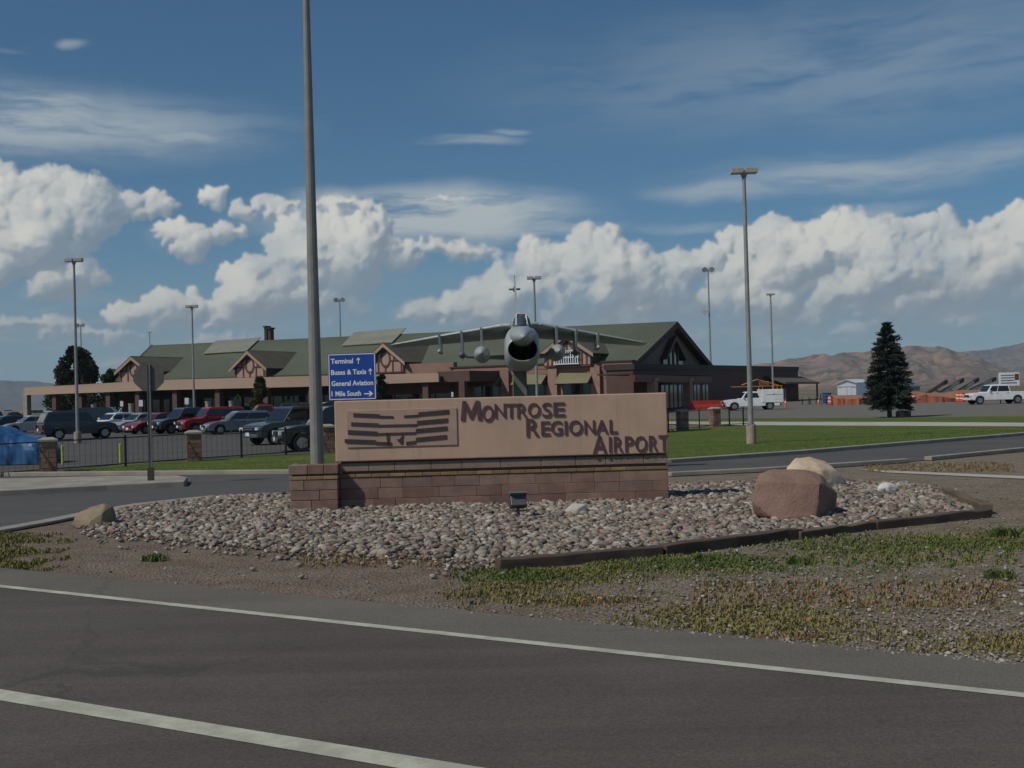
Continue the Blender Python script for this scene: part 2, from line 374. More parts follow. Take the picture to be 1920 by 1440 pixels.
def ground_mat():
    m, T, b = principled('dry_ground'); t = T.new('ShaderNodeTexCoord'); v = t.outputs['Object']
    sp = T.new('ShaderNodeSeparateXYZ'); T.link(v, sp.inputs[0]); x, y = sp.outputs[0], sp.outputs[1]
    n1 = T.noise(v, .28, 6, .6); n2 = T.noise(v, 1.7, 6, .65); n3 = T.noise(v, 22, 4, .75)
    dirt = T.mix(T.ss(n2, .35, .65), (.18, .14, .112), (.235, .19, .155))
    grav = T.mix(T.ss(n3, .35, .65), (.18, .155, .115), (.32, .275, .215))
    # stony towards the right, bare earth towards the left
    right = T.ss(T.m('ADD', x, T.m('MULTIPLY', T.m('SUBTRACT', n1, .5), 5.0)), -.5, 2.0)
    col = T.mix(T.m('MULTIPLY', right, T.ss(n2, .30, .62, .25, 1)), dirt, grav)
    # thin dry growth close to the shoulder
    dry = T.m('MULTIPLY', T.ss(T.noise(v, .9, 5, .7), .48, .62), T.ss(x, -1.5, 1.0, .12, 1.0))
    near = T.m('MULTIPLY', T.ss(y, 30, 14), 1.0)
    col = T.mix(T.m('MULTIPLY', T.m('MULTIPLY', dry, near), .55), col, T.mix(T.ss(n2, .42, .6), (.17, .12, .055), (.10, .11, .045)))
    vo = T.new('ShaderNodeTexVoronoi', feature='F1'); T.link(v, vo.inputs['Vector']); vo.inputs['Scale'].default_value = 28
    col = T.mix(1.0, col, T.mix(T.ss(vo.outputs['Distance'], .1, .7), (1.25, 1.22, 1.18), (.72, .72, .72)), 'MULTIPLY')
    # far plain: dry scrub
    plain = T.mix(T.ss(T.noise(v, .012, 6, .6), .4, .6), (.20, .165, .115), (.13, .125, .075))
    dist = T.vm('LENGTH', v, out=1)
    col = T.mix(T.ss(dist, 110, 200), col, plain)
    T.link(col, b.inputs['Base Color']); b.inputs['Roughness'].default_value = .95; b.inputs['Specular IOR Level'].default_value = .1
    bu = T.new('ShaderNodeBump'); bu.inputs['Strength'].default_value = .7; bu.inputs['Distance'].default_value = .03
    T.link(T.m('ADD', n3, vo.outputs['Distance']), bu.inputs['Height']); T.link(bu.outputs[0], b.inputs['Normal']); return m
M['ground'] = ground_mat()
struct(MB().add([(-9000, -4000, -.012), (9000, -4000, -.012), (9000, 14000, -.012), (-9000, 14000, -.012)], [(0, 1, 2, 3)]).build('ground', M['ground']))

def lawn_mat():
    m, T, b = principled('lawn_grass'); t = T.new('ShaderNodeTexCoord'); v = t.outputs['Object']
    n1 = T.noise(v, .25, 5, .6); n2 = T.noise(v, 5, 4, .7); n3 = T.noise(v, 60, 3, .7)
    col = T.mix(T.ss(n1, .35, .65), (.10, .165, .026), (.165, .175, .05))
    col = T.mix(T.ss(n2, .52, .70, 0, .7), col, (.21, .175, .075)); col = T.mix(T.ss(T.noise(v, .9, 5, .7), .42, .62, 0, .55), col, (.07, .105, .025))
    mp = T.new('ShaderNodeMapping'); T.link(v, mp.inputs[0]); mp.inputs['Rotation'].default_value = (0, 0, .5); mp.inputs['Scale'].default_value = (.12, 1, 1)
    col = T.mix(T.ss(T.noise(mp.outputs[0], .9, 5, .65), .38, .62, 0, .7), col, (.085, .125, .028))
    col = T.mix(1.0, col, T.mix(n3, (.45, .45, .45), (1.5, 1.5, 1.45)), 'MULTIPLY')
    T.link(col, b.inputs['Base Color']); b.inputs['Roughness'].default_value = .9; b.inputs['Specular IOR Level'].default_value = .15
    bu = T.new('ShaderNodeBump'); bu.inputs['Strength'].default_value = .8; bu.inputs['Distance'].default_value = .05
    T.link(n3, bu.inputs['Height']); T.link(bu.outputs[0], b.inputs['Normal']); return m
M['lawn'] = lawn_mat()

# highway
sheet('road_shoulder', [hp(-160, -.95), hp(160, -.95), hp(160, 0), hp(-160, 0)], M['shoulder'], .004)
sheet('highway', [hp(-160, -.05), hp(160, -.05), hp(160, 16), hp(-160, 16)], M['road'], .010)
def wl(name, pts, w, z):      # painted line
    a, b_ = pts; d = (b_ - a).normalized(); n = Vector((-d.y, d.x, 0)) * w / 2
    return sheet(name, [a + n, b_ + n, b_ - n, a - n], M['line'], z)
wl('edge_line', (hp(-160, 0), hp(160, 0)), .115, .014)
nA, nB = G(0, 1306), G(800, 1440); nd_ = (nB - nA).normalized()
wl('lane_line', (nA - nd_ * 60, nA + nd_ * 30), .20, .014)

# entrance road (loop road) behind the rock bed
def gl(*pp, z=0): return [G(a, b, z) for a, b in pp]
far_kerb = gl((-420, 899), (0, 894), (300, 891), (560, 889), (900, 884), (1255, 869), (1500, 852), (1700, 835), (1920, 817), (2300, 786))
near_edge = gl((2300, 815), (1920, 847), (1800, 856), (1700, 866), (1440, 883), (1255, 892), (900, 905), (540, 926), (400, 932), (270, 945), (170, 962), (90, 978), (0, 992), (-200, 1022), (-600, 1040))
sheet('entrance_road', far_kerb + near_edge + [Vector((-30, 20, 0)), G(-900, 930)], M['lane'], .006)
kerb('kerb', [Vector(p) + Vector((0, .12, 0)) for p in far_kerb], .30, .12, M['conc'])
struct(bpy.data.objects['kerb'])
struct(kerb('near_kerb', gl((1920, 845), (1800, 857), (1740, 863)), .22, .10, M['conc']))
struct(kerb('near_kerb', gl((1700, 867), (1440, 884), (1255, 893)), .22, .10, M['conc']))
struct(kerb('gutter', [p + Vector((0, -.15, 0)) for p in gl((540, 927), (400, 933), (270, 947), (170, 964), (90, 980), (0, 996), (-200, 1026), (-500, 1048))], .34, .05, M['conc']))
# median island with the stop sign
isl = gl((-500, 912), (0, 907), (200, 902), (330, 901), (352, 905), (346, 913), (200, 920), (0, 931), (-500, 948))
mb = MB(); mb.prism([(p.x, p.y) for p in isl], (0, 0, -.1), (1, 0, 0), (0, 1, 0), (0, 0, 1), .24)
struct(mb.build('median_island', M['conc'], bevel=.02))
# car park and lawns
sheet('car_park', gl((-900, 893), (-100, 890), (70, 886), (250, 868), (420, 858), (640, 848), (900, 840)) + [Vector((6, 62, 0)), Vector((14, 118, 0)), Vector((-60, 150, 0)), Vector((-190, 190, 0)), Vector((-190, 60, 0))], M['lot'], .003)
sheet('lawn_strip', [p + Vector((0, .3, 0)) for p in gl((95, 893), (300, 890.5), (560, 888), (900, 883), (1000, 880))] + gl((1000, 836), (640, 850), (420, 860), (280, 869), (150, 881)), M['lawn'], .03)
rl = [p + Vector((0, .3, 0)) for p in gl((1000, 880), (1255, 868), (1500, 851), (1700, 834), (1920, 816), (2300, 785))]
sheet('lawn', rl + gl((2300, 782), (1920, 798), (1700, 797), (1420, 797), (1310, 802), (1255, 812), (1000, 836)), M['lawn'], .03)
sheet('path', gl((2300, 783, ), (1920, 801), (1700, 800), (1420, 798.5), (1300, 797), (1240, 796), (1240, 791), (1300, 791.5), (1420, 792), (1700, 792.5), (1920, 794), (2300, 776)), M['conc_pale'], .04)
sheet('far_lawn', gl((2300, 776), (1920, 794), (1700, 792.5), (1420, 792), (1240, 792), (1240, 786), (1420, 785), (1700, 784), (1920, 781), (2300, 768)), M['lawn'], .03)
sheet('service_yard', gl((2600, 760), (1920, 781), (1700, 784), (1420, 785), (1240, 786)) + [Vector((14, 90, 0)), Vector((13, 117, 0)), Vector((60, 205, 0)), Vector((110, 205, 0)), Vector((70, 118, 0))], M['lot2'], .008)
sheet('side_track', gl((1610, 880), (1920, 893), (2300, 905), (2300, 912), (1920, 898), (1660, 886)), M['conc_pale'], .004)

# ------------------------------------------------------------ mountains
def mountain(name, crest, Yc, depth, m, seed, rough=.12, nx=220, ny=60):
    rs = random.Random(seed); xs = [c[0] for c in crest]
    V, F = [], []
    for j in range(ny + 1):
        t = j / ny                                    # 0 = foot, 1 = crest, then drops behind
        for i in range(nx + 1):
            px = xs[0] + (xs[-1] - xs[0]) * i / nx
            k = max(q for q in range(len(crest) - 1) if crest[q][0] <= px + 1e-6)
            f = (px - crest[k][0]) / (crest[k + 1][0] - crest[k][0]); f = max(0, min(1, f))
            py = crest[k][1] * (1 - f) + crest[k + 1][1] * f
            top = D(px, py, Yc); zc = top.z + (fb(px * .05 + seed, 3, 4) - .5) * rough * top.z
            g = fb(px * .035 + seed, t * 2.0 + seed, 5); gul = abs(fb(px * .05 + t * 3.0, t * 4 + px * .02 + seed, 4) - .5) * 2
            prof = t ** 1.1 if t < .93 else (1 - (t - .93) * 1.2)
            z = zc * max(0, prof * (1 - .30 * (1 - t) * (g - .3)) - .42 * (1 - t) * t * 2.2 * (1 - gul) * .6)
            Y = Yc - depth * (1 - t) + (g - .5) * depth * .25
            V.append((top.x / Yc * Y, Y, z if j else -30))
    for j in range(ny):
        for i in range(nx):
            a = j * (nx + 1) + i; F.append((a, a + 1, a + nx + 2, a + nx + 1))
    n0 = ny * (nx + 1); o = len(V)
    V += [(V[n0 + i][0] * 1.12, V[n0 + i][1] * 1.12, -30) for i in range(nx + 1)]
    for i in range(nx): F.append((n0 + i, n0 + i + 1, o + i + 1, o + i))
    me = MB(); me.v = V; me.f = F; me.mi = [0] * len(F)
    return struct(me.build(name, m, smooth=True))
def rock_mat(name, pale, mid, dark, lo, hi):
    m, T, b = principled(name); t = T.new('ShaderNodeTexCoord'); v = t.outputs['Object']
    ge = T.new('ShaderNodeNewGeometry'); sp = T.new('ShaderNodeSeparateXYZ'); T.link(v, sp.inputs[0]); sn = T.new('ShaderNodeSeparateXYZ'); T.link(ge.outputs['Normal'], sn.inputs[0])
    n = T.noise(v, .0022, 7, .6); n2 = T.noise(v, .009, 6, .65)
    col = T.mix(T.ss(n, .38, .60), pale, mid)
    col = T.mix(T.ss(T.m('ADD', T.m('MULTIPLY', sp.outputs[2], 1.0 / hi), T.m('MULTIPLY', T.m('SUBTRACT', n, .5), 2.2)), .72, .95), col, dark)
    col = T.mix(T.ss(n2, .46, .60, 0, .85), col, dark)
    T.link(col, b.inputs['Base Color']); b.inputs['Roughness'].default_value = 1; b.inputs['Specular IOR Level'].default_value = 0
    return m
M['hill1'] = rock_mat('adobe_hills', (.31, .20, .145), (.19, .145, .12), (.065, .075, .06), 0, 330)
M['hill2'] = rock_mat('far_mesa', (.20, .15, .13), (.11, .105, .10), (.045, .055, .055), 0, 700)
M['hill3'] = rock_mat('cloud_shaded_far_mesa', (.075, .085, .095), (.055, .068, .078), (.035, .048, .06), 0, 700)  # bluish dark tones paint cloud shadow into the mesa's base colour
mountain('hills', [(700, 735), (1000, 728), (1180, 712), (1300, 701), (1360, 692), (1420, 682), (1450, 678), (1510, 669), (1545, 661), (1556, 668), (1600, 660), (1640, 655), (1690, 649), (1740, 645), (1762, 648), (1795, 658), (1830, 670), (1880, 690), (1960, 712)], 4600, 2300, M['hill1'], 3)
mountain('mesa', [(1500, 712), (1640, 690), (1760, 664), (1800, 659), (1860, 654), (1890, 646), (1920, 641), (2000, 634), (2150, 640), (2400, 660)], 7500, 2200, M['hill2'], 9, .06)
mountain('distant_mesa', [(-700, 745), (-500, 722), (-300, 716), (-100, 713), (0, 713), (60, 713), (110, 720), (180, 724), (260, 738), (420, 748), (620, 750)], 8600, 1800, M['hill3'], 5, .03)
# air
hm = bpy.data.materials.new('haze_air'); hm.use_nodes = True; T = NT(hm.node_tree)
for nd in list(T.n): T.n.remove(nd)
pv = T.new('ShaderNodeVolumePrincipled'); pv.inputs['Density'].default_value = 7.5e-5; pv.inputs['Color'].default_value = (.80, .90, 1, 1); pv.inputs['Anisotropy'].default_value = .0
ou = T.new('ShaderNodeOutputMaterial'); T.link(pv.outputs[0], ou.inputs['Volume'])
hz_ = MB().bb((-9500, -4500, -40), (9500, 14500, 900)).build('haze', hm); hz_['kind'] = 'stuff'
# ------------------------------------------------------------ lettering
_gly = {}
def glyph(ch, bold=.0, depth=1.0):
    """extruded letter mesh data normalised to a unit box (verts, faces)"""
    k = (ch, bold)
    if k not in _gly:
        c = bpy.data.curves.new('tmp', 'FONT'); c.body = ch; c.extrude = .5; c.offset = bold; c.resolution_u = 3
        o = bpy.data.objects.new('tmp', c); COL.objects.link(o); bpy.context.view_layer.update()
        me = bpy.data.meshes.new_from_object(o.evaluated_get(bpy.context.evaluated_depsgraph_get()))
        vs = [v.co.copy() for v in me.vertices]; fs = [tuple(p.vertices) for p in me.polygons]
        bpy.data.objects.remove(o); bpy.data.curves.remove(c); bpy.data.meshes.remove(me)
        x0 = min(v.x for v in vs); x1 = max(v.x for v in vs); y0 = min(v.y for v in vs); y1 = max(v.y for v in vs)
        _gly[k] = ([((v.x - x0) / (x1 - x0), (v.y - y0) / (y1 - y0), v.z) for v in vs], fs, (x1 - x0) / (y1 - y0), y1 - y0)
    return _gly[k]
def put_glyph(mb, ch, x0, x1, z0, z1, y, th, bold=.0):
    """letter standing in the x-z plane, front towards -y"""
    if ch == 'M':
        w, h, t = x1 - x0, z1 - z0, .19
        P = [(0, 0), (.10, 1), (.26, 1), (.5, .42), (.74, 1), (.90, 1), (1, 0), (.82, 0), (.77, .62), (.55, .06), (.45, .06), (.23, .62), (.18, 0)]
        mb.prism([(x0 + p[0] * w, z0 + p[1] * h) for p in P], (0, y + th / 2, 0), (1, 0, 0), (0, 0, 1), (0, -1, 0), th); return
    vs, fs, _, _ = glyph(ch, bold)
    mb.add([(x0 + v[0] * (x1 - x0), y - v[2] * th, z0 + v[1] * (z1 - z0)) for v in vs], fs)
def text_line(mb, s, x0, x1, z0, cap, y, th, bold=.0):
    """a line of text fitted between x0 and x1"""
    c = bpy.data.curves.new('tmp', 'FONT'); c.body = s; c.extrude = .5; c.offset = bold; c.resolution_u = 2
    o = bpy.data.objects.new('tmp', c); COL.objects.link(o); bpy.context.view_layer.update()
    me = bpy.data.meshes.new_from_object(o.evaluated_get(bpy.context.evaluated_depsgraph_get()))
    xs = [v.co.x for v in me.vertices]; a, b = min(xs), max(xs); k = cap / .70
    mb.add([(x0 + (v.co.x - a) / (b - a) * (x1 - x0), y - v.co.z * th, z0 + v.co.y * k) for v in me.vertices], [tuple(p.vertices) for p in me.polygons])
    bpy.data.objects.remove(o); bpy.data.curves.remove(c); bpy.data.meshes.remove(me)

# ------------------------------------------------------------ monument sign
SA, SB = G(638, 958), G(1255, 941)
SA.z = SB.z = 0; SDIR = (SB - SA).normalized(); SANG = math.atan2(SDIR.y, SDIR.x); SL = (SB - SA).length
SN = Vector((SDIR.y, -SDIR.x, 0))                     # towards the road
def S(px, py, off=0.0):                               # pixel -> (along, height) on the wall's face
    p = PL(px, py, SA + SN * off, SN); return (p - SA).dot(SDIR), p.z
M['panel'] = mat('cast_stone_panel', (.50, .35, .25), (.445, .305, .22), rough=.8, scale=1.1, grain=.10, bscale=60, bump=.15)
_m = M['panel']; _T = NT(_m.node_tree); _b = _T.n['Principled BSDF']; _src = _b.inputs['Base Color'].links[0].from_socket
_tc = _T.new('ShaderNodeTexCoord'); _mp = _T.new('ShaderNodeMapping'); _T.link(_tc.outputs['Object'], _mp.inputs[0]); _mp.inputs['Scale'].default_value = (9, 9, .5)
_st = _T.ss(_T.noise(_mp.outputs[0], 1.0, 4, .6), .50, .78, 0, .38)
_T.link(_T.mix(_st, _src, (.27, .20, .15)), _b.inputs['Base Color'])
M['emblem'] = mat('emblem_stone', (.42, .29, .225), (.375, .255, .20), rough=.8, scale=2, grain=.1, bscale=50)
M['letter'] = mat('plum_letter_metal', (.105, .050, .060), (.078, .040, .050), rough=.5, scale=6)
M['slat'] = mat('dark_bronze_bar', (.060, .042, .042), (.045, .033, .036), rough=.5, scale=5)
M['gold'] = [mat('gold_tile_a', (.27, .165, .07), rough=.7, scale=5, grain=.2, bscale=40), mat('gold_tile_b', (.22, .145, .075), rough=.7, scale=5, grain=.2, bscale=40), mat('gold_tile_c', (.30, .20, .09), rough=.7, scale=5, grain=.2, bscale=40)]
M['stone'] = [mat('red_sandstone_' + k, c, tuple(x * .75 for x in c), rough=.9, scale=3, grain=.22, bscale=45, bump=.6) for k, c in
              (('a', (.26, .155, .122)), ('b', (.225, .132, .108)), ('c', (.28, .175, .138)), ('d', (.25, .16, .135)), ('e', (.30, .20, .155)))]
M['bandstone'] = [mat('band_stone_' + k, c, tuple(x * .8 for x in c), rough=.9, scale=2, grain=.18, bscale=45, bump=.5) for k, c in
                  (('a', (.26, .18, .145)), ('b', (.26, .20, .148)), ('c', (.27, .195, .155)), ('d', (.28, .22, .16)))]
M['mortar'] = mat('dark_mortar', (.19, .125, .10), rough=.95, scale=9)
sign = thing('monument_sign', 'long tan and red stone airport name sign standing in the rock bed', 'sign', SA, SANG)
TH = .46
z_pan, z_top = .885, 1.985; z_b1, z_b0 = .855, .70; z_g1, z_g0 = .665, .585
core = MB(); core.bb((.02, .10, -.1), (SL - .02, TH, z_pan - .002)); core.build('core_wall', M['mortar'], sign)
pn = MB(); pn.bb((-.06, -.02, z_pan), (SL, TH + .03, z_top)); pn.build('name_panel', M['panel'], sign, bevel=.018)
rs = random.Random(5)
def stones(z0, z1, name, mats, wlo, whi, x0=0.0, x1=SL, yf=.05, gap=.004, parent=sign, jit=.004):
    x = x0
    while x < x1 - .01:
        w = rs.uniform(wlo, whi); 
        if x1 - x - w < wlo * .6: w = x1 - x
        y = yf + rs.uniform(-jit, jit)
        mb = MB(); mb.bb((x + gap / 2, y, z0 + gap / 2), (x + w - gap / 2, yf + .20, z1 - gap / 2)); mb.build(name, rs.choice(mats), parent, bevel=.006, seg=1)
        x += w
stones(-.10, .20, 'stone_block', M['stone'], .38, .75); stones(.20, .39, 'stone_block', M['stone'], .35, .7); stones(.39, z_g0, 'stone_block', M['stone'], .4, .75)
stones(z_g0 + .004, z_g1 - .01, 'trim_tile', M['gold'], .28, .34, yf=.035, gap=.006, jit=.001)
stones(z_b0, z_b1, 'band_stone', M['bandstone'], .45, .75, yf=.03, gap=.008, jit=.003)
# right end face stones
for z0, z1 in ((-.1, .2), (.2, .39), (.39, z_g0), (z_b0, z_b1)):
    mb = MB(); mb.bb((SL - .025, .265, z0 + .005), (SL + .004, TH - .01, z1 - .005)); mb.build('stone_block', rs.choice(M['stone']), sign, bevel=.005, seg=1)
# pier at the left end stands forward
PX0 = S(542, 900, .24)[0]; PXW = -.005
pm = MB(); pm.bb((PX0 + .03, -.16, -.1), (PXW - .03, TH, .83)); pm.build('pier_core', M['mortar'], sign)
def pstones(z0, z1, mats, name, cuts, out=0.0, gap=.01):
    for a, b in zip(cuts[:-1], cuts[1:]):
        xa, xb = PX0 + (PXW - PX0) * a, PX0 + (PXW - PX0) * b
        mb = MB(); mb.bb((xa + gap / 2 - (out if a == 0 else 0), -.21 - out + rs.uniform(-.003, .003), z0 + gap / 2), (xb - gap / 2 + (out if b == 1 else 0), .10 if z0 < .8 else .3, z1 - gap / 2)); mb.build(name, rs.choice(mats), sign, bevel=.006, seg=1)
    for s_ in (0, 1):                                   # side faces
        x = PX0 if s_ == 0 else PXW
        mb = MB(); mb.bb((x - (.002 + out if s_ == 0 else .06), .105, z0 + gap / 2), (x + (.06 if s_ == 0 else .002 + out), TH, z1 - gap / 2)); 
        if s_ == 0: mb.build(name, rs.choice(mats), sign, bevel=.006, seg=1)
pstones(-.10, .22, M['stone'], 'stone_block', (0, .45, 1)); pstones(.22, .40, M['stone'], 'stone_block', (0, .62, 1)); pstones(.40, z_g0, M['stone'], 'stone_block', (0, .3, 1))
pstones(z_g0 + .004, z_g1 - .008, M['gold'], 'trim_tile', (0, .36, .7, 1), .008, .006)
pstones(z_b0 - .015, .86, M['bandstone'][:1] + M['stone'][:2], 'cap_stone', (0, .38, .72, 1), .015)
# raised emblem field with stepped bars like a pair of wings
ex0, ez1 = S(650, 770); ex1, ez0 = S(858, 834)
em = MB(); em.bb((ex0, -.040, ez0), (ex1, -.018, ez1)); em.build('emblem_field', M['emblem'], sign, bevel=.006)
def bar(p, q, th0, th1, name='emblem_bar'):            # p,q pixels of centre line, thickness in px
    a, b = S(*p), S(*q); t0, t1 = th0 / 208.0, th1 / 208.0
    mb = MB(); mb.prism([(a[0], a[1] - t0), (b[0], b[1] - t1), (b[0], b[1] + t1), (a[0], a[1] + t0)], (0, -.038, 0), (1, 0, 0), (0, 0, 1), (0, -1, 0), .012)
    mb.build(name, M['slat'], sign)
for (p, q, a, b) in [((663, 778), (712, 780), 7, 7), ((712, 781.5), (738, 782), 5, 4), ((758, 781), (785, 779.5), 4, 5), ((785, 777), (842, 772), 8, 8),
                     ((659, 795), (710, 797), 7, 7), ((710, 798.5), (782, 797), 4.5, 4.5), ((782, 793), (840, 788), 8, 8),
                     ((653, 810), (708, 813), 8, 8), ((708, 814), (780, 812), 4.5, 4.5), ((780, 808), (839, 803), 8, 8),
                     ((647, 827), (705, 829), 8, 8), ((705, 831), (735, 832), 6, 6), ((762, 831), (780, 829), 6, 6), ((780, 824.5), (838, 819), 8, 8)]:
    bar(p, q, a, b)
for (poly) in ([(724, 813), (731, 812), (731, 834), (727, 834)], [(757, 812), (750, 823), (744, 824), (752, 833), (756, 832)]):
    pts = [S(*p) for p in poly]; MB().prism(pts, (0, -.038, 0), (1, 0, 0), (0, 0, 1), (0, -1, 0), .012).build('emblem_mark', M['slat'], sign)
LET = [('M', 863, 903, 752, 787), ('O', 903, 926, 760, 790), ('N', 927, 948, 757, 783), ('T', 948, 968, 757, 783), ('R', 969, 989, 756.5, 783), ('O', 989, 1013, 755.5, 782), ('S', 1016, 1034, 755, 782), ('E', 1037, 1059, 754.5, 780),
       ('R', 986, 1011, 785, 818), ('E', 1014, 1031, 790, 816), ('G', 1032, 1054, 789, 815.5), ('I', 1058, 1063, 789, 815), ('O', 1066, 1092, 788, 815), ('N', 1095, 1115, 788, 813.5), ('A', 1116, 1140, 787.5, 813), ('L', 1142, 1157, 787, 812),
       ('A', 1110, 1138, 818, 853), ('I', 1141, 1146, 821, 850), ('R', 1150, 1168, 820.5, 849.5), ('P', 1171, 1188, 820, 849), ('O', 1190, 1213, 819.5, 849), ('R', 1216, 1233, 819, 847.5), ('T', 1234, 1254, 818, 846.5)]
for ch, a, b, t, bt in LET:
    x0, z1 = S(a, t); x1, z0 = S(b, bt)
    if bt > 845: z0 += .02; z1 += .02
    mb = MB(); put_glyph(mb, ch, x0, x1, z0, z1, -.031, .020, .010); mb.build('letter', M['letter'], sign, fix=False)

# ------------------------------------------------------------ blue guide sign behind the wall
M['bluesign'] = mat('blue_sign_sheeting', (.010, .055, .30), (.008, .048, .27), rough=.35, scale=2)
M['white'] = mat('white_sign_sheeting', (.72, .74, .76), (.66, .68, .70), rough=.4, scale=4)
M['galv'] = mat('galvanised_steel', (.30, .31, .31), (.22, .23, .235), rough=.5, scale=6, metal=.35)
gl_, gr_ = D(617, 751, 24.5), D(706, 748, 24.3); gd = (gr_ - gl_); gw = gd.length; gh = D(617, 664, 24.5).z - gl_.z
gs_ = thing('guide_sign', 'blue direction sign with white lettering above left end of the tan panel', 'sign', (gl_.x, gl_.y, 0), math.atan2(gd.y, gd.x))
b0 = gl_.z; tilt = (gr_.z - gl_.z)
MB().bb((0, -.004, b0), (gw, .004, b0 + gh)).build('sign_plate', M['bluesign'], gs_)
mb = MB(); e = .016
for a, b in (((.012, b0 + .012), (gw - .012, b0 + .012 + e)), ((.012, b0 + gh - .012 - e), (gw - .012, b0 + gh - .012)), ((.012, b0 + .012), (.012 + e, b0 + gh - .012)), ((gw - .012 - e, b0 + .012), (gw - .012, b0 + gh - .012))):
    mb.bb((a[0], -.0075, a[1]), (b[0], -.005, b[1]))
mb.build('sign_border', M['white'], gs_)
def gline(txt, a, b, row, cap=.105):
    mb = MB(); text_line(mb, txt, a * gw, b * gw, b0 + gh * row, cap, -.007, .003, .022); mb.build('sign_lettering', M['white'], gs_, fix=False)
gline('Terminal', .06, .53, .79); gline('Buses & Taxis', .06, .80, .55); gline('General Aviation', .06, .94, .31); gline('1 Mile South', .06, .68, .09)
def arrow(cx, cz, ang, s=.07):
    mb = MB(); r = Matrix.Rotation(ang, 2); P = [(-.12, -1), (.12, -1), (.12, .35), (.55, 0), (.55, .32), (0, 1), (-.55, .32), (-.55, 0), (-.12, .35)]
    pts = [r @ Vector(p) * s for p in P]; mb.prism([(cx + p.x, cz + p.y) for p in pts], (0, -.0055, 0), (1, 0, 0), (0, 0, 1), (0, -1, 0), .003); mb.build('sign_arrow', M['white'], gs_)
arrow(gw * .64, b0 + gh * .84, 0); arrow(gw * .885, b0 + gh * .60, 0); arrow(gw * .84, b0 + gh * .125, -math.pi / 2, .10)
for x in (gw * .2, gw * .8):
    MB().bb((x - .03, .006, -.3), (x + .03, .05, b0 + gh - .05)).build('sign_post', M['galv'], gs_)

# ------------------------------------------------------------ rock bed
M['bedsoil'] = mat('bed_soil', (.12, .10, .08), (.16, .135, .11), rough=.95, scale=3, grain=.4, bscale=30)
BED = [(v.x, v.y) for v in gl((128, 985), (175, 966), (275, 949), (400, 935), (540, 928), (760, 918), (1000, 912), (1258, 911), (1400, 906), (1560, 904), (1700, 908), (1790, 922), (1845, 962), (1700, 978), (1560, 994), (1400, 1014), (1240, 1031), (1080, 1046), (935, 1058), (850, 1050), (700, 1045), (560, 1036), (400, 1022), (260, 1006), (170, 996))]
def bedh(x, y):                                        # gentle crown with lumps
    e = min(abs((x - BED[i - 1][0]) * (BED[i][1] - BED[i - 1][1]) - (y - BED[i - 1][1]) * (BED[i][0] - BED[i - 1][0])) / max(.01, math.hypot(BED[i][0] - BED[i - 1][0], BED[i][1] - BED[i - 1][1])) if True else 9 for i in range(0))if False else 1
    return .05 + .07 * fb(x * 1.4, y * 1.4, 3)
def d_edge(x, y):
    best = 9
    for i in range(len(BED)):
        ax_, ay_ = BED[i - 1]; bx_, by_ = BED[i]; dx, dy = bx_ - ax_, by_ - ay_
        t = max(0, min(1, ((x - ax_) * dx + (y - ay_) * dy) / (dx * dx + dy * dy))); best = min(best, math.hypot(x - ax_ - dx * t, y - ay_ - dy * t))
    return best
def rock_shape(seed, n=1, flat=.7, facet=.35):
    bm = bmesh.new(); bmesh.ops.create_icosphere(bm, subdivisions=n, radius=1); r = random.Random(seed)
    cuts = [Vector((r.gauss(0, 1), r.gauss(0, 1), r.gauss(0, 1))).normalized() for _ in range(9)]; dd = [r.uniform(.42, .82) for _ in cuts]
    for v in bm.verts:
        p = v.co.copy()
        for c, d in zip(cuts, dd):
            k = p.dot(c)
            if k > d: p -= c * (k - d)
        p *= 1 + r.uniform(-.08, .08) * facet
        v.co = Vector((p.x, p.y * r.uniform(.98, 1.02), p.z * flat))
    V = np.array([v.co[:] for v in bm.verts]); F = np.array([[v.index for v in f.verts] for f in bm.faces]); bm.free(); return V, F
SHP = [rock_shape(k, 1, .46 + .05 * (k % 5)) for k in range(14)]
def scatter(name, places, m, label=None, cat=None, ncol=True):
    """many small stones joined in one mesh; places = (x,y,z,r,sx,sy)"""
    r = np.random.RandomState(len(places)); VV, FF, CC = [], [], []; o = 0
    for (x, y, z, s, sx, sy) in places:
        V, F = SHP[r.randint(len(SHP))]; a = r.uniform(0, 6.28); b = r.uniform(-.5, .5)
        Q = np.array(Euler((b, r.uniform(-.5, .5), a)).to_matrix())
        P = (V * [s * sx, s * sy, s]) @ Q.T + [x, y, z]
        VV.append(P); FF.append(F + o); o += len(V); CC.append(np.full(len(F), r.rand()))
    V = np.concatenate(VV); F = np.concatenate(FF); C = np.repeat(np.concatenate(CC), 3)
    me = bpy.data.meshes.new(name); me.vertices.add(len(V)); me.vertices.foreach_set('co', V.ravel()); me.loops.add(F.size); me.loops.foreach_set('vertex_index', F.ravel().astype(np.int32))
    me.polygons.add(len(F)); me.polygons.foreach_set('loop_start', np.arange(0, F.size, 3, dtype=np.int32)); me.update(calc_edges=True)
    at = me.attributes.new('pick', 'FLOAT', 'CORNER'); at.data.foreach_set('value', C.astype(np.float32))
    me.materials.append(m); ob = bpy.data.objects.new(name, me); COL.objects.link(ob); return stuff(ob, label, cat)
def stone_mat(name, stops, grain=.25):
    m, T, b = principled(name); at = T.new('ShaderNodeAttribute', attribute_name='pick'); t = T.new('ShaderNodeTexCoord')
    col = T.ramp(at.outputs['Fac'], stops); n = T.noise(t.outputs['Object'], 30, 4, .7)
    col = T.mix(1.0, col, T.mix(n, tuple([1 - grain] * 3), tuple([1 + grain] * 3)), 'MULTIPLY')
    T.link(col, b.inputs['Base Color']); b.inputs['Roughness'].default_value = .9; b.inputs['Specular IOR Level'].default_value = .2
    return m
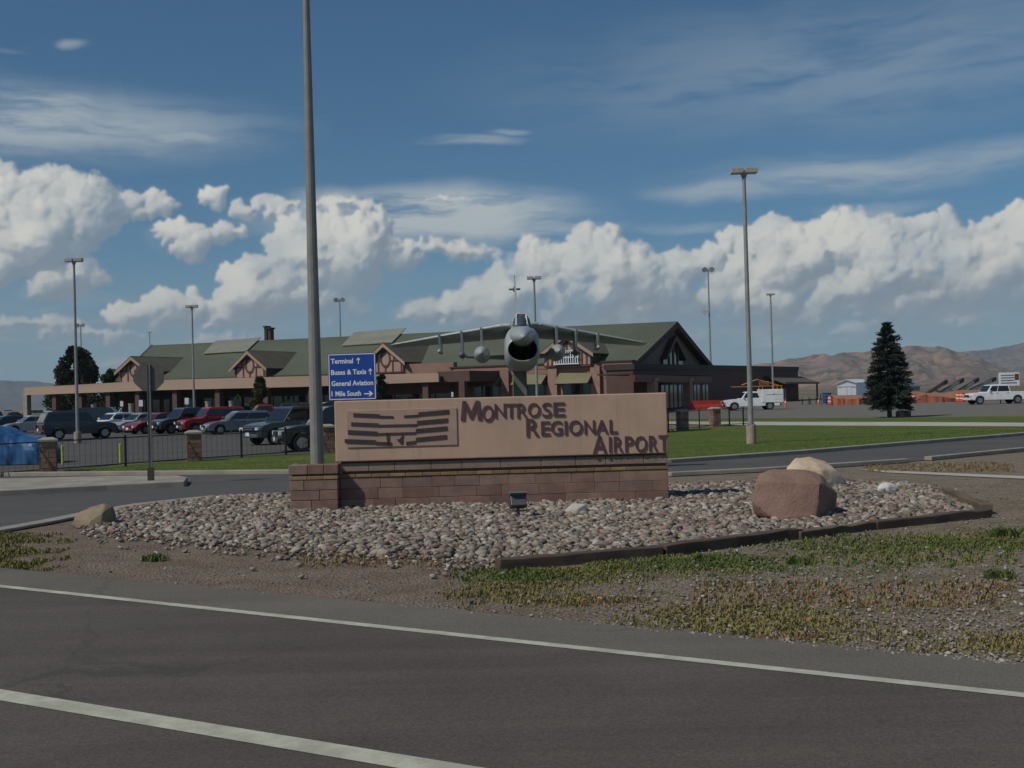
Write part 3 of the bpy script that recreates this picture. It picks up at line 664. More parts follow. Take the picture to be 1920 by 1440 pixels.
M['cobble'] = stone_mat('river_cobble', [(0, (.22, .19, .155)), (.12, (.31, .27, .225)), (.24, (.13, .115, .10)), (.36, (.28, .19, .15)), (.48, (.34, .305, .26)), (.58, (.125, .128, .108)), (.70, (.25, .20, .155)), (.82, (.46, .425, .375)), (.92, (.10, .08, .07)), (1, (.21, .135, .11))], .4)
M['pebble'] = stone_mat('small_gravel', [(0, (.20, .18, .155)), (.3, (.30, .27, .235)), (.5, (.17, .135, .11)), (.7, (.26, .25, .225)), (.9, (.40, .38, .33)), (1, (.24, .18, .15))])
bs = MB(); mb_pts = [Vector((x, y, .003)) for x, y in BED]; bs.slab(mb_pts, .006); bs_o = bs.build('rock_bed_soil', M['bedsoil']); struct(bs_o)
rs2 = random.Random(21); pl = []
xs = [p[0] for p in BED]; ys = [p[1] for p in BED]
foot = lambda x, y: (-PXW - .0 <= 0)
def under_sign(x, y):
    v = Vector((x, y, 0)) - SA; a, d = v.dot(SDIR), -v.dot(SN)
    return PX0 < a < SL and (-.2 if a < 0 else .06) < d < TH
step = .066; yy_ = min(ys)
while yy_ < max(ys):
    xx_ = min(xs)
    while xx_ < max(xs):
        x, y = xx_ + rs2.uniform(-.05, .05), yy_ + rs2.uniform(-.05, .05)
        if inpoly(x, y, BED) and not under_sign(x, y):
            de = d_edge(x, y)
            if not (x < 0 and de < .12 and rs2.random() < .5) and rs2.random() > .04:
                s = rs2.choice((.028, .036, .045, .052, .06, .07, .095)) * rs2.uniform(.70, 1.05)
                pl.append((x, y, .008 + .055 * fb(x * 1.3, y * 1.3, 3) * min(1, de * 2 + .1) + s * .20, s, rs2.uniform(1, 1.6), rs2.uniform(.8, 1.15)))
        xx_ += step
    yy_ += step * .95
for k in range(5200):
    x, y = rs2.uniform(min(xs), max(xs)), rs2.uniform(min(ys), max(ys))
    if inpoly(x, y, BED) and not under_sign(x, y):
        s = rs2.uniform(.03, .05); pl.append((x, y, .01 + .05 * fb(x * 1.3, y * 1.3, 3) * min(1, d_edge(x, y) * 2 + .1), s, 1.3, 1))
# stragglers over the lower left edge
for k in range(420):
    t = rs2.random(); p = G(150 + t * 800, 992 + 62 * t ** .8 + rs2.expovariate(1 / 9.0)); s = rs2.uniform(.02, .055)
    pl.append((p.x, p.y, s * .3, s, rs2.uniform(1, 1.5), 1))
scatter('cobbles', pl, M['cobble'], 'loose pale river cobbles filling the bed round the name sign', 'cobbles')
print('cobbles', len(pl))
# timbers
M['timber'] = mat('old_railway_timber', (.12, .082, .055), (.055, .042, .034), rough=.9, scale=2.5, grain=.35, bscale=30, bump=.8, stretch=(.4, 3, 3))
M['timber2'] = mat('weathered_timber', (.16, .115, .075), (.09, .068, .050), rough=.9, scale=2.5, grain=.35, bscale=30, bump=.8, stretch=(.4, 3, 3))
te = thing('timber_edging', 'dark old timber edging laid end to end along the near side of the cobbles', 'edging', (G(935, 1066).x, G(935, 1066).y, 0))
def timber(p, q, w, h, m, z=0, parent=te, sag=0):
    p, q = Vector(p), Vector(q); d = q - p; L = d.length - .02; mb = MB(); n = 8; rings = []
    rr = random.Random(int(L * 1000))
    for i in range(n + 1):
        x = L * i / n + .01; dy = rr.uniform(-.012, .012); dz = rr.uniform(-.012, .010)
        rings.append([(x, -w / 2 + dy, -.05), (x, w / 2 + dy, -.05), (x, w / 2 + dy, h + dz), (x, -w / 2 + dy, h + dz + rr.uniform(-.006, .006))])
    mb.loft(rings); o = mb.build('timber', m, parent, bevel=.012)
    o.location = (p.x - parent.location.x, p.y - parent.location.y, z); o.rotation_euler = (0, 0, math.atan2(d.y, d.x)); return o
timber(G(932, 1068), G(1240, 1041), .17, .125, M['timber']); timber(G(1240, 1041), G(1498, 1008), .17, .13, M['timber'])
timber(G(1492, 1010), G(1640, 990), .17, .10, M['timber2']); timber(G(1636, 991), G(1852, 968), .17, .115, M['timber'])
timber(G(1850, 964), G(1775, 930), .17, .15, M['timber2'])
M['redrock'] = mat('red_boulder_rock', (.265, .165, .128), (.205, .12, .09), rough=.9, scale=1.6, grain=.25, bscale=25, bump=.9)
M['creamrock'] = mat('cream_boulder_rock', (.56, .49, .37), (.44, .29, .18), rough=.9, scale=1.3, grain=.2, bscale=25, bump=.8)
M['tanrock'] = mat('tan_boulder_rock', (.30, .225, .15), (.20, .18, .13), rough=.9, scale=2.2, grain=.2, bscale=25, bump=.8)
M['whiterock'] = mat('white_boulder_rock', (.64, .64, .63), (.48, .48, .48), rough=.85, scale=5, grain=.2, bscale=25, bump=.5)
def boulder(name, label, pts, m, base, bev=.03, rel=.03, seed=1, grp=None):
    """pts: (pixel x, pixel y, metres behind the front) - corners of a faceted stone; hulled, chipped and roughened"""
    b0 = G(*base); P = [D(px, py, b0.y + d) for px, py, d in pts]; c = Vector((b0.x, b0.y, 0))
    bm = bmesh.new()
    for p in P: bm.verts.new(p - c)
    r = bmesh.ops.convex_hull(bm, input=bm.verts); bmesh.ops.delete(bm, geom=[v for v in bm.verts if not v.link_faces], context='VERTS')
    bmesh.ops.dissolve_limit(bm, angle_limit=R(12), verts=bm.verts, edges=bm.edges)
    bmesh.ops.bevel(bm, geom=list(bm.edges), offset=bev, segments=2, affect='EDGES', profile=.6, clamp_overlap=True)
    bmesh.ops.triangulate(bm, faces=bm.faces)
    for _ in range(3):
        L = [e for e in bm.edges if e.calc_length() > .06]
        if L: bmesh.ops.subdivide_edges(bm, edges=L, cuts=1, use_grid_fill=False); bmesh.ops.triangulate(bm, faces=bm.faces)
    bm.normal_update()
    for v in bm.verts:
        p = v.co; n = (fb(p.x * 3 + seed, p.z * 3.4 + p.y * 2, 4) - .5) * 2 * rel + (fb(p.x * 11 + seed, p.z * 13 + p.y * 9, 3) - .5) * rel * .8
        v.co = p + v.normal * n
    me = bpy.data.meshes.new(name); bm.to_mesh(me); bm.free(); me.materials.append(m)
    me.polygons.foreach_set('use_smooth', [True] * len(me.polygons)); me.set_sharp_from_angle(angle=R(28))
    o = bpy.data.objects.new(name, me); COL.objects.link(o); o.location = c
    return tag(o, label, 'rock', grp)
boulder('boulder', 'big red brown boulder with a sharp front edge on the right of the rock bed',
    [(1418, 968, .25), (1405, 935, .2), (1418, 900, .25), (1424, 888, .5), (1450, 879, .6), (1506, 880, .65), (1540, 890, .7), (1500, 905, .15), (1538, 908, .1), (1570, 925, .65), (1568, 945, .7), (1556, 962, .75), (1532, 968, .02), (1500, 975, 0), (1450, 972, .02), (1422, 985, .6), (1530, 990, .1), (1500, 995, .1), (1560, 985, .7), (1440, 990, .9), (1540, 985, 1.2), (1420, 930, .9), (1440, 890, 1.0), (1520, 885, 1.2), (1565, 930, 1.0)], M['redrock'], (1500, 980), .035, .022, 3)
boulder('boulder', 'cream and orange boulder lying behind the big red boulder',
    [(1478, 925, .0), (1470, 890, .1), (1476, 874, .2), (1490, 858, .35), (1520, 857, .4), (1548, 865, .45), (1500, 880, .0), (1540, 880, -.05), (1570, 884, .2), (1586, 900, .3), (1580, 915, .2), (1545, 915, -.1), (1560, 930, .1), (1480, 920, 1.0), (1580, 915, .9), (1500, 862, .9), (1550, 870, 1.0)], M['creamrock'], (1530, 918), .04, .025, 8)
boulder('boulder', 'low tan boulder alone at the left tip of the rock bed',
    [(140, 990, .1), (138, 975, .12), (146, 962, .15), (168, 951, .2), (196, 944, .25), (212, 950, .3), (218, 966, .35), (214, 984, .3), (192, 962, .02), (172, 975, 0), (190, 992, 0), (160, 994, 0), (200, 946, .5), (216, 985, .6), (145, 985, .6)], M['tanrock'], (178, 990), .02, .015, 5)
boulder('white_rock', 'rounded white rock to the right behind the big red boulder',
    [(1648, 928, .05), (1643, 918, .06), (1648, 908, .08), (1660, 903, .1), (1674, 905, .12), (1684, 914, .12), (1682, 926, .1), (1665, 912, 0), (1668, 930, 0), (1655, 905, .25), (1680, 912, .28), (1675, 928, .3)], M['whiterock'], (1665, 927), .02, .008, 2)
boulder('white_rock', 'pale block shaped rock beside the floodlight in front of the sign',
    [(1060, 970, .03), (1058, 958, .05), (1066, 950, .06), (1078, 944, .08), (1098, 945, .08), (1103, 955, .1), (1099, 972, .08), (1082, 955, 0), (1084, 973, 0), (1075, 945, .2), (1100, 948, .2), (1097, 970, .22)], mat('chalky_rock', (.50, .48, .43), (.40, .38, .33), rough=.9, scale=6), (1080, 971), .012, .006, 4)
# floodlight
M['flood'] = mat('grey_floodlight_metal', (.085, .095, .10), (.065, .072, .078), rough=.45, scale=5)
fp = G(972, 976); fl = thing('floodlight', 'small grey box floodlight on a stake before the name sign', 'floodlight', (fp.x, fp.y, 0), R(8))
mb = MB(); mb.cyl((0, 0, -.05), (0, 0, .2), .028, n=10); mb.box((0, 0, .08), (.09, .07, .05)); mb.build('stake', M['flood'], fl)
tl = Matrix.Rotation(R(-28), 3, 'X')
mb = MB(); mb.box((0, .0, .31), (.25, .15, .20), M4=tl); mb.build('lamp_housing', M['flood'], fl, bevel=.012)
mb = MB(); mb.box((0, -.02, .42), (.275, .185, .03), M4=tl); mb.build('lamp_hood', mat('grey_hood', (.16, .18, .19), rough=.5), fl, bevel=.005)
mb = MB(); mb.box((0, .085, .33), (.20, .01, .14), M4=tl); mb.build('lens', glassy('lamp_glass', (.10, .11, .12)), fl)
mb = MB(); mb.bb((-.14, -.015, .16), (-.13, .015, .33)); mb.bb((.13, -.015, .16), (.14, .015, .33)); mb.bb((-.14, -.015, .15), (.14, .015, .165)); mb.build('bracket', M['flood'], fl)

# ------------------------------------------------------------ verge pebbles, weeds
rs3 = random.Random(33)
def off_bed(x, y): return not inpoly(x, y, BED)
def road_side(x, y): return (Vector((x, y, 0)) - hA).dot(hn)       # > -0.95 is paved
pb = []
near_poly = [(v.x, v.y) for v in near_edge]
for k in range(34000):
    px, py = rs3.uniform(-60, 1990), rs3.uniform(895, 1260); p = G(px, py)
    if not off_bed(p.x, p.y) or road_side(p.x, p.y) > -.85: continue
    if px < 560 and py < 1000 + (560 - px) * .06 - (60 if px > 200 else 0): continue
    if px > 1250 and py < 905: continue
    w = (1.0 if px > 1150 else .16 + .25 * max(0, (px - 700) / 450)) * (.35 + 1.3 * fb(p.x * .5, p.y * .5, 3))
    if rs3.random() > w * .45: continue
    s = rs3.uniform(.008, .021) * (1.7 if rs3.random() < .10 else 1)
    pb.append((p.x, p.y, s * .15, s, rs3.uniform(1, 1.5), 1))
scatter('verge_gravel', pb, M['pebble'], 'small loose gravel scattered over the dry roadside verge', 'gravel')
print('pebbles', len(pb))
def blades(name, spots, m, label, cat):
    """spots: (x,y,h,spread,n,pick)"""
    r = np.random.RandomState(len(spots)); V, F, C = [], [], []; o = 0
    for (x, y, h, sp, n, pk) in spots:
        for k in range(n):
            a = r.uniform(0, 6.28); q = r.uniform(0, sp); bx, by = x + math.cos(a) * q, y + math.sin(a) * q
            hh = h * r.uniform(.45, 1.1); ln = r.uniform(.2, .9) * hh; a2 = r.uniform(0, 6.28); w = r.uniform(.005, .011) * (1 + h * 3); dx, dy = -math.sin(a2) * w, math.cos(a2) * w
            mx, my = bx + math.cos(a2) * ln * .35, by + math.sin(a2) * ln * .35
            V += [(bx - dx, by - dy, -.005), (bx + dx, by + dy, -.005), (mx + dx * .8, my + dy * .8, hh * .6), (mx - dx * .8, my - dy * .8, hh * .6), (bx + math.cos(a2) * ln, by + math.sin(a2) * ln, hh)]
            F += [(o, o + 1, o + 2, o + 3), (o + 3, o + 2, o + 4)]; C += [min(1, max(0, pk + r.uniform(-.12, .12)))] * 7; o += 5
    me = bpy.data.meshes.new(name); me.from_pydata(V, [], F); me.materials.append(m)
    at = me.attributes.new('pick', 'FLOAT', 'CORNER'); at.data.foreach_set('value', C)
    ob = bpy.data.objects.new(name, me); COL.objects.link(ob); return stuff(ob, label, cat)
M['weed'] = stone_mat('verge_grass', [(0, (.075, .115, .03)), (.3, (.12, .15, .045)), (.5, (.17, .165, .055)), (.7, (.24, .20, .09)), (.85, (.24, .165, .085)), (1, (.19, .11, .06))], .2)
sp = []
for k in range(70000):
    px, py = rs3.uniform(780, 1990), rs3.uniform(985, 1225); p = G(px, py)
    rsd = road_side(p.x, p.y)
    if not off_bed(p.x, p.y) or rsd > -1.0: continue
    if py < 1066 and px < 1100: continue
    f = fb(p.x * .55 + 4, p.y * .9, 4); band = math.exp(-((py - (1075 - (px - 900) * .055)) / 26) ** 2); dryb = math.exp(-((rsd + 1.9) / .8) ** 2)
    if px < 960: dryb *= max(0, (px - 790) / 170) ** 1.5; band *= max(0, (px - 830) / 110)
    if rs3.random() > (band * .8 + dryb * .7) * (.02 + 2.2 * max(0, f - .40)): continue
    pk = .15 + rs3.uniform(-.1, .15) if band > dryb else .58 + rs3.uniform(-.12, .2)
    if fb(p.x * .9, p.y * 1.2 + 9, 3) > .62: pk += .28
    sp.append((p.x, p.y, rs3.uniform(.010, .040), .07, 5, pk))
for k in range(4500):
    px, py = rs3.uniform(-60, 190), rs3.uniform(1000, 1078); p = G(px, py)
    if road_side(p.x, p.y) > -1.0 or rs3.random() < (px - 30) / 150 or fb(p.x * 2.2, p.y * 2.2, 3) < .42 + (px - 60) / 500: continue
    if rs3.random() < .55: sp.append((p.x, p.y, rs3.uniform(.02, .055), .06, 6, .3 + .3 * fb(p.x, p.y, 3) + rs3.uniform(-.1, .2)))
for (a, b, c, d, n, pk) in ((560, 1000, 1040, 1062, 260, .8), (1620, 1900, 868, 885, 500, .85), (1500, 1900, 1000, 1060, 500, .4), (1300, 1900, 1090, 1140, 500, .8)):
    for k in range(n):
        p = G(rs3.uniform(a, b), rs3.uniform(c, d))
        if road_side(p.x, p.y) < -1 and off_bed(p.x, p.y): sp.append((p.x, p.y, rs3.uniform(.02, .06), .05, 5, pk + rs3.uniform(-.15, .15)))
blades('verge_grass', sp, M['weed'], 'patchy green and dry yellow grass on the verge beside the road', 'grass')
print('tufts', len(sp))
for (px, py, h, n, lab) in ((292, 1050, .09, 160, 'single small green weed on the bare earth at left'), (1885, 1005, .12, 260, 'dark green weed clump at the far right of the verge'), (1500, 1056, .08, 160, 'green weed clump below the middle of the timber edging'), (1875, 1082, .09, 160, 'brownish green weed clump right of the reddish dry patch'), (1325, 1050, .08, 150, 'green weed just under the timber edging joint')):
    p = G(px, py); o = blades('weed', [(p.x, p.y, h, .17, n, .14)], M['weed'], lab, 'weed'); del o['kind']

# mown grass with a little height on both lawns
sp = []; rs4 = random.Random(9)
def lawn_spots(n, x0, x1, ytop, ybot):
    for k in range(n):
        px = rs4.uniform(x0, x1); py = ytop(px) + (ybot(px) - ytop(px)) * rs4.random() ** .8; p = G(px, py)
        f = fb(p.x * .25, p.y * .9, 4); sp.append((p.x, p.y, rs4.uniform(.03, .07), .09, 3, min(.75, max(0, .02 + (f - .42) * 1.6 + rs4.uniform(-.08, .12)))))
lawn_spots(15000, 1240, 1960, lambda x: 802, lambda x: 866 - (x - 1255) * .0755)
lawn_spots(4500, 120, 660, lambda x: 882 - (x - 120) * .057, lambda x: 889)
M['turf'] = stone_mat('mown_turf', [(0, (.085, .15, .022)), (.3, (.12, .185, .035)), (.55, (.19, .21, .065)), (1, (.28, .24, .11))], .2)
blades('mown_grass', sp, M['turf'], 'mown green lawn grass between the entrance road and the car park', 'grass')
# ------------------------------------------------------------ terminal building
TH_ = R(25); BU = Vector((-math.cos(TH_), math.sin(TH_), 0)); BW = Vector((math.sin(TH_), math.cos(TH_), 0))   # along the front / into the building
BO = Vector((D(1185, 735, 125).x, 125, 0)); UP = Vector((0, 0, 1))
def bp(px, py, w): p = PL(px, py, BO + BW * w, BW); return Vector(((p - BO).dot(BU), w, p.z))       # on a plane parallel to the front
def ep(px, py, u): p = PL(px, py, BO + BU * u, BU); return Vector((u, (p - BO).dot(BW), p.z))       # on a plane parallel to the gable end
term = thing('terminal_building', 'long brown brick air terminal with green roofs and half timbered gables behind the car park', 'building', BO, 0)
term.matrix_world = Matrix(((BU.x, BW.x, 0, BO.x), (BU.y, BW.y, 0, BO.y), (0, 0, 1, 0), (0, 0, 0, 1)))
# (u, w, z) is left handed, so store the frame as a plain rotation with u mirrored
term.matrix_world = Matrix.Identity(4); term.location = BO; term.rotation_euler = (0, 0, -TH_)
def L(v): return Vector((-v[0], v[1], v[2]))          # (u, w, z) -> local
def TP(v): p = BO + BU * v[0] + BW * v[1]; return Vector((p.x, p.y, v[2]))
class TB(MB):
    def quad(s, pts, th=.25): return s.slab([L(p) for p in pts], th)
    def bx(s, u0, u1, w0, w1, z0, z1): return s.bb((-u0, w0, z0), (-u1, w1, z1))
M['roof'] = mat('green_metal_roof', (.112, .125, .080), (.095, .107, .070), rough=.6, scale=.15, grain=.12, bscale=3)
M['roofpale'] = mat('pale_roof_panel', (.27, .265, .20), (.22, .22, .17), rough=.5, scale=.4, grain=.1, bscale=2)
M['roofbrown'] = mat('olive_shingle_roof', (.115, .105, .072), (.095, .088, .06), rough=.85, scale=.6, grain=.15, bscale=6)
M['pink'] = mat('pink_stucco', (.40, .275, .215), (.36, .245, .19), rough=.9, scale=.5, grain=.08, bscale=8)
M['fascia'] = mat('tan_fascia', (.40, .285, .215), (.34, .24, .18), rough=.8, scale=.15, grain=.08, bscale=2, stretch=(.3, 1, 2))
M['timb'] = mat('dark_red_timber', (.11, .045, .038), rough=.7)
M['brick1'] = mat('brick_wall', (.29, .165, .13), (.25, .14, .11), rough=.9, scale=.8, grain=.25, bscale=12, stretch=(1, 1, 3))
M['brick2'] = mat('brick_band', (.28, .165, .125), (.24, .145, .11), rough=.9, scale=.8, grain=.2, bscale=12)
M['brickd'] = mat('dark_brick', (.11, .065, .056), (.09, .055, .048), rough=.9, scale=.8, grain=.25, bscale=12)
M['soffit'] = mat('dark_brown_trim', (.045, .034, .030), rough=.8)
M['redbeam'] = mat('dark_red_beam', (.13, .028, .028), rough=.6)
M['glass'] = glassy('window_glass'); M['frame'] = mat('window_frame', (.10, .085, .07), rough=.6)
M['awn'] = mat('olive_awning', (.20, .185, .105), (.17, .155, .09), rough=.85, scale=1)
M['pillarbrick'] = mat('pale_brick', (.33, .21, .165), (.27, .165, .13), rough=.9, scale=1.5, grain=.3, bscale=14)
M['post_tan'] = mat('tan_post', (.34, .22, .13), rough=.8)
RW = 16.0
rR = bp(1270, 603, RW); rL = bp(283, 648, RW); eR = bp(1188, 682, -.8); eL = bp(216, 714, -.8)
bkR = Vector((rR.x, 2 * RW + .8, eR.z + .1)); bkL = Vector((eL.x, 2 * RW + .8, eL.z + .1))
eR.x = rR.x                                            # overhang line square to the front
mb = TB(); mb.quad([eR, rR, rL, eL], .22); mb.build('roof', M['roof'], term)
mb = TB(); mb.quad([rR, bkR, bkL, rL], .22); mb.build('roof', M['roof'], term)
mb = TB(); mb.quad([eL + Vector((.1, 0, 0)), rL, bkL + Vector((.1, 0, 0))], .2); mb.build('roof', M['roof'], term)   # hipped left end
mb = TB(); mb.quad([rL + Vector((0, -.12, .03)), rR + Vector((0, -.12, .03)), rR + Vector((0, .12, .03)), rL + Vector((0, .12, .03))], .12); mb.build('ridge_cap', M['roof'], term)
rn = (TP(rR) - TP(eR)).cross(TP(rL) - TP(eR)).normalized()
if rn.z < 0: rn = -rn
def rp(px, py, off=.12):                                # a point on the front roof slope
    p = PL(px, py, TP(eR) + rn * off, rn); q = p - BO; return Vector((q.dot(BU), q.dot(BW), p.z))
for P in ([(405, 640), (489, 634), (462, 659), (381, 664)], [(664, 624), (762, 616), (735, 643), (641, 649)]):
    o = TB(); o.quad([rp(*q) for q in P], .1); o.build('roof_panel', M['roofpale'], term)
# standing seams
mb = TB(); k = 0
slope = (rR - eR)
n_s = 150
for i in range(n_s):
    t = i / n_s; a = eR + (eL - eR) * t; b = rR + (rL - rR) * t
    a2, b2 = a + Vector((.04, 0, .03)), b + Vector((.04, 0, .03)); mb.quad([a + Vector((0, 0, .03)), b + Vector((0, 0, .03)), b2, a2], .03)
stuff(mb.build('roof_seams', M['roof'], term))
# roof vents
for (a, b, t, wd) in ((501, 634, 614, .42), (508, 634, 617, .5)):
    p = rp(a, b, 0); z1 = bp(a, t, p.y).z
    o = TB(); o.bx(p.x - wd / 2, p.x + wd / 2, p.y - .4, p.y + .4, p.z - .4, z1); o.bx(p.x - wd * .65, p.x + wd * .65, p.y - .6, p.y + .6, z1, z1 + .22); o.build('roof_vent', M['soffit'], term)
# walls
zE = eR.z
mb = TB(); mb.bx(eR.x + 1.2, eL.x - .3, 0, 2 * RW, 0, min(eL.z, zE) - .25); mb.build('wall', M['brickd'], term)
# gable end
mb = TB(); g0 = rR.x + 1.0
mb.prism([(-.0, zE - .6), (RW, rR.z - .35), (2 * RW, zE - .6), (2 * RW, 0), (0, 0)], (-g0, 0, 0), (0, 1, 0), (0, 0, 1), (-1, 0, 0), .3) if False else mb.prism([(0, 0), (0, zE - .4), (RW, rR.z - .4), (2 * RW, zE - .4), (2 * RW, 0)], (-g0, 0, 0), (0, 1, 0), (0, 0, 1), (-1, 0, 0), .3)
M['gable'] = mat('brown_gable_boards', (.22, .165, .14), (.185, .14, .12), rough=.85, scale=.5)
mb.build('gable_wall', M['gable'], term)
for s_ in (0, 1):                                       # rake boards
    w0, w1 = (-.8, RW) if s_ == 0 else (2 * RW + .8, RW)
    o = MB(); o.prism([(w0, zE - .05), (w1, rR.z - .02), (w1, rR.z - .75), (w0, zE - .65)], (-rR.x + .08, 0, 0), (0, 1, 0), (0, 0, 1), (-1, 0, 0), .12); o.build('rake_board', M['soffit'], term)
# arched recess in the gable end: glazing with a dark frame
gc = RW; hw = 4.0; zb = zE - .2; zt = zE + (rR.z - zE) * .56
o = MB(); o.prism([(gc - hw, zb), (gc - hw, zb + 1.2), (gc, zt), (gc + hw, zb + 1.2), (gc + hw, zb)], (-g0 + .34, 0, 0), (0, 1, 0), (0, 0, 1), (-1, 0, 0), .1); gw_ = o.build('gable_window', M['glass'], term)
for w_ in (gc - hw * .45, gc, gc + hw * .45):
    o = MB(); o.bb((-g0 + .46, w_ - .12, zb), (-g0 + .36, w_ + .12, zb + 1.2 + (zt - zb - 1.2) * (1 - abs(w_ - gc) / hw))); o.build('mullion', M['frame'], gw_)
for s_ in (-1, 1):
    o = MB(); o.prism([(gc + s_ * (hw + .5), zb + .9), (gc, zt + .7), (gc, zt + .1), (gc + s_ * (hw), zb + .9)], (-g0 + .35, 0, 0), (0, 1, 0), (0, 0, 1), (1, 0, 0), .5); o.build('window_hood', M['timb'], gw_)
# flat roofed wing running back from the corner
UW = -2.2; c0 = ep(1187, 684, UW); c1 = ep(1496, 689, UW)
zW0 = c0.z; zW1 = c1.z; wEnd = c1.y
mb = MB(); 
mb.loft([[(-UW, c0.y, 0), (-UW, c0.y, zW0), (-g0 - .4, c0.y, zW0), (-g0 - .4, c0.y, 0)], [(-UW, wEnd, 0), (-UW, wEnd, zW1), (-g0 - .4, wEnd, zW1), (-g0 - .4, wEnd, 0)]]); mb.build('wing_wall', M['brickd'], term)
mb = MB(); mb.loft([[(-UW + .15, c0.y - .15, zW0 - .5), (-UW + .15, c0.y - .15, zW0 + .12), (-g0 - .6, c0.y - .15, zW0 + .12), (-g0 - .6, c0.y - .15, zW0 - .5)], [(-UW + .15, wEnd + .1, zW1 - .5), (-UW + .15, wEnd + .1, zW1 + .12), (-g0 - .6, wEnd + .1, zW1 + .12), (-g0 - .6, wEnd + .1, zW1 - .5)]]); mb.build('parapet', M['soffit'], term)
# entrance porch on the gable side: red beam on pale brick columns
UPc = -6.0; b0_ = ep(1190, 709, UPc); b1_ = ep(1335, 712, UPc)
o = MB(); o.loft([[(-UPc, b0_.y, b0_.z - .35), (-UPc, b0_.y, b0_.z + .35), (-UPc - .5, b0_.y, b0_.z + .35), (-UPc - .5, b0_.y, b0_.z - .35)], [(-UPc, b1_.y, b1_.z - .35), (-UPc, b1_.y, b1_.z + .35), (-UPc - .5, b1_.y, b1_.z + .35), (-UPc - .5, b1_.y, b1_.z - .35)]]); o.build('porch_beam', M['redbeam'], term)
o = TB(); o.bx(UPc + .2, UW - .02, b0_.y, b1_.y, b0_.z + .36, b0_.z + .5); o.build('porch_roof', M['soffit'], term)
for px in (1225, 1291):
    p = ep(px, 713, UPc + .25)
    o = TB(); o.bx(UPc - .05, UPc + .75, p.y - .55, p.y + .55, 0, p.z - .02); col_ = o.build('porch_column', M['pillarbrick'], term)
    o = TB(); o.bx(UPc - .15, UPc + .85, p.y - .68, p.y + .68, p.z, p.z + .18); o.build('column_cap', M['conc'], col_)
for px in (1246, 1262, 1278, 1306, 1322):                # door and window bays in the wing wall
    a = ep(px, 722, UW); z1 = a.z
    o = MB(); o.bb((-UW + .03, a.y - 1.3, .1), (-UW - .05, a.y + 1.3, z1)); w_ = o.build('door_bay', M['glass'], term)
    o = MB(); o.bb((-UW + .08, a.y - .08, .1), (-UW + .031, a.y + .08, z1)); o.bb((-UW + .08, a.y - 1.4, z1), (-UW + .031, a.y + 1.4, z1 + .15)); o.build('frame', M['frame'], w_)
# small porch at the far end of the wing
q0 = ep(1437, 714, UW - .1); q1 = ep(1494, 714, UW - .1)
o = MB(); za, zb2 = q0.z, ep(1440, 704, UW).z
o.loft([[(-UW, q0.y - 1, zb2), (-UW, q0.y - 1, zb2 - .2), (-UW + 3.4, q0.y - 2, za - .6), (-UW + 3.4, q0.y - 2, za - .3)], [(-UW, q1.y + 4, zb2), (-UW, q1.y + 4, zb2 - .2), (-UW + 3.4, q1.y + 3, za - .6), (-UW + 3.4, q1.y + 3, za - .3)]]); o.build('side_awning', M['roofbrown'], term)
for dy in (-1, (q1.y - q0.y) + 2):
    o = MB(); o.bb((-UW + 3.0, q0.y + dy, 0), (-UW + 3.25, q0.y + dy + .3, za - .55)); o.build('awning_post', M['soffit'], term)
# front brick face with lighter courses between the canopy and the corner
f0 = bp(845, 684, -.9); f1 = bp(1185, 683, -.9); fz = (f0.z + f1.z) / 2 - .05
f1.x = min(f1.x, 0)
o = TB(); o.bx(f1.x, f0.x, -.9, .2, 0, fz); o.build('front_wall', M['brick1'], term)
for z in (fz - .35, fz - .95, fz - 1.55, 1.6, 1.0):
    o = TB(); o.bx(f1.x - .02, f0.x + .02, -.95, -.9, z - .12, z + .06); o.build('brick_course', M['brick2'], term)
o = TB(); o.bx(f1.x - .1, f0.x + .1, -1.02, .3, fz, fz + .16); o.build('wall_coping', M['soffit'], term)
for px in (948, 1038, 1118, 1180):                      # brick piers
    a = bp(px, 700, -.9); o = TB(); o.bx(a.x - .55, a.x + .55, -1.35, -.9, 0, fz - .5); o.build('brick_pier', M['pillarbrick'] if px != 948 else M['brick2'], term)
# awnings over the front windows
for (xa, xb, ya, yb) in ((883, 941, 704, 725), (968, 1025, 703, 722), (1049, 1111, 700, 720)):
    a, b = bp(xa, ya, -.96), bp(xb, ya, -.96); z0 = bp(xa, yb, -2.6).z
    t = TB(); t.quad([a, b, Vector((b.x, -2.6, z0)), Vector((a.x, -2.6, z0))], .05); aw = t.build('awning', M['awn'], term)
    t = MB()
    for x in (-a.x, -b.x):
        t.prism([(-.96, a.z - .06), (-2.58, z0 - .06), (-.96, z0 - .06)], (x, 0, 0), (0, 1, 0), (0, 0, 1), (1, 0, 0), .03)
    t.build('awning_side', M['soffit'], aw)
    t = TB(); t.bx(b.x + .3, a.x - .3, -.99, -.92, 1.0, a.z - .3); wn_ = t.build('window', M['glass'], term)
    n = 3
    for i in range(n + 1):
        u = b.x + .3 + (a.x - b.x - .6) * i / n; t = TB(); t.bx(u - .08, u + .08, -1.06, -.99, 1.0, a.z - .3); t.build('mullion', M['post_tan'] if i == n else M['frame'], wn_)
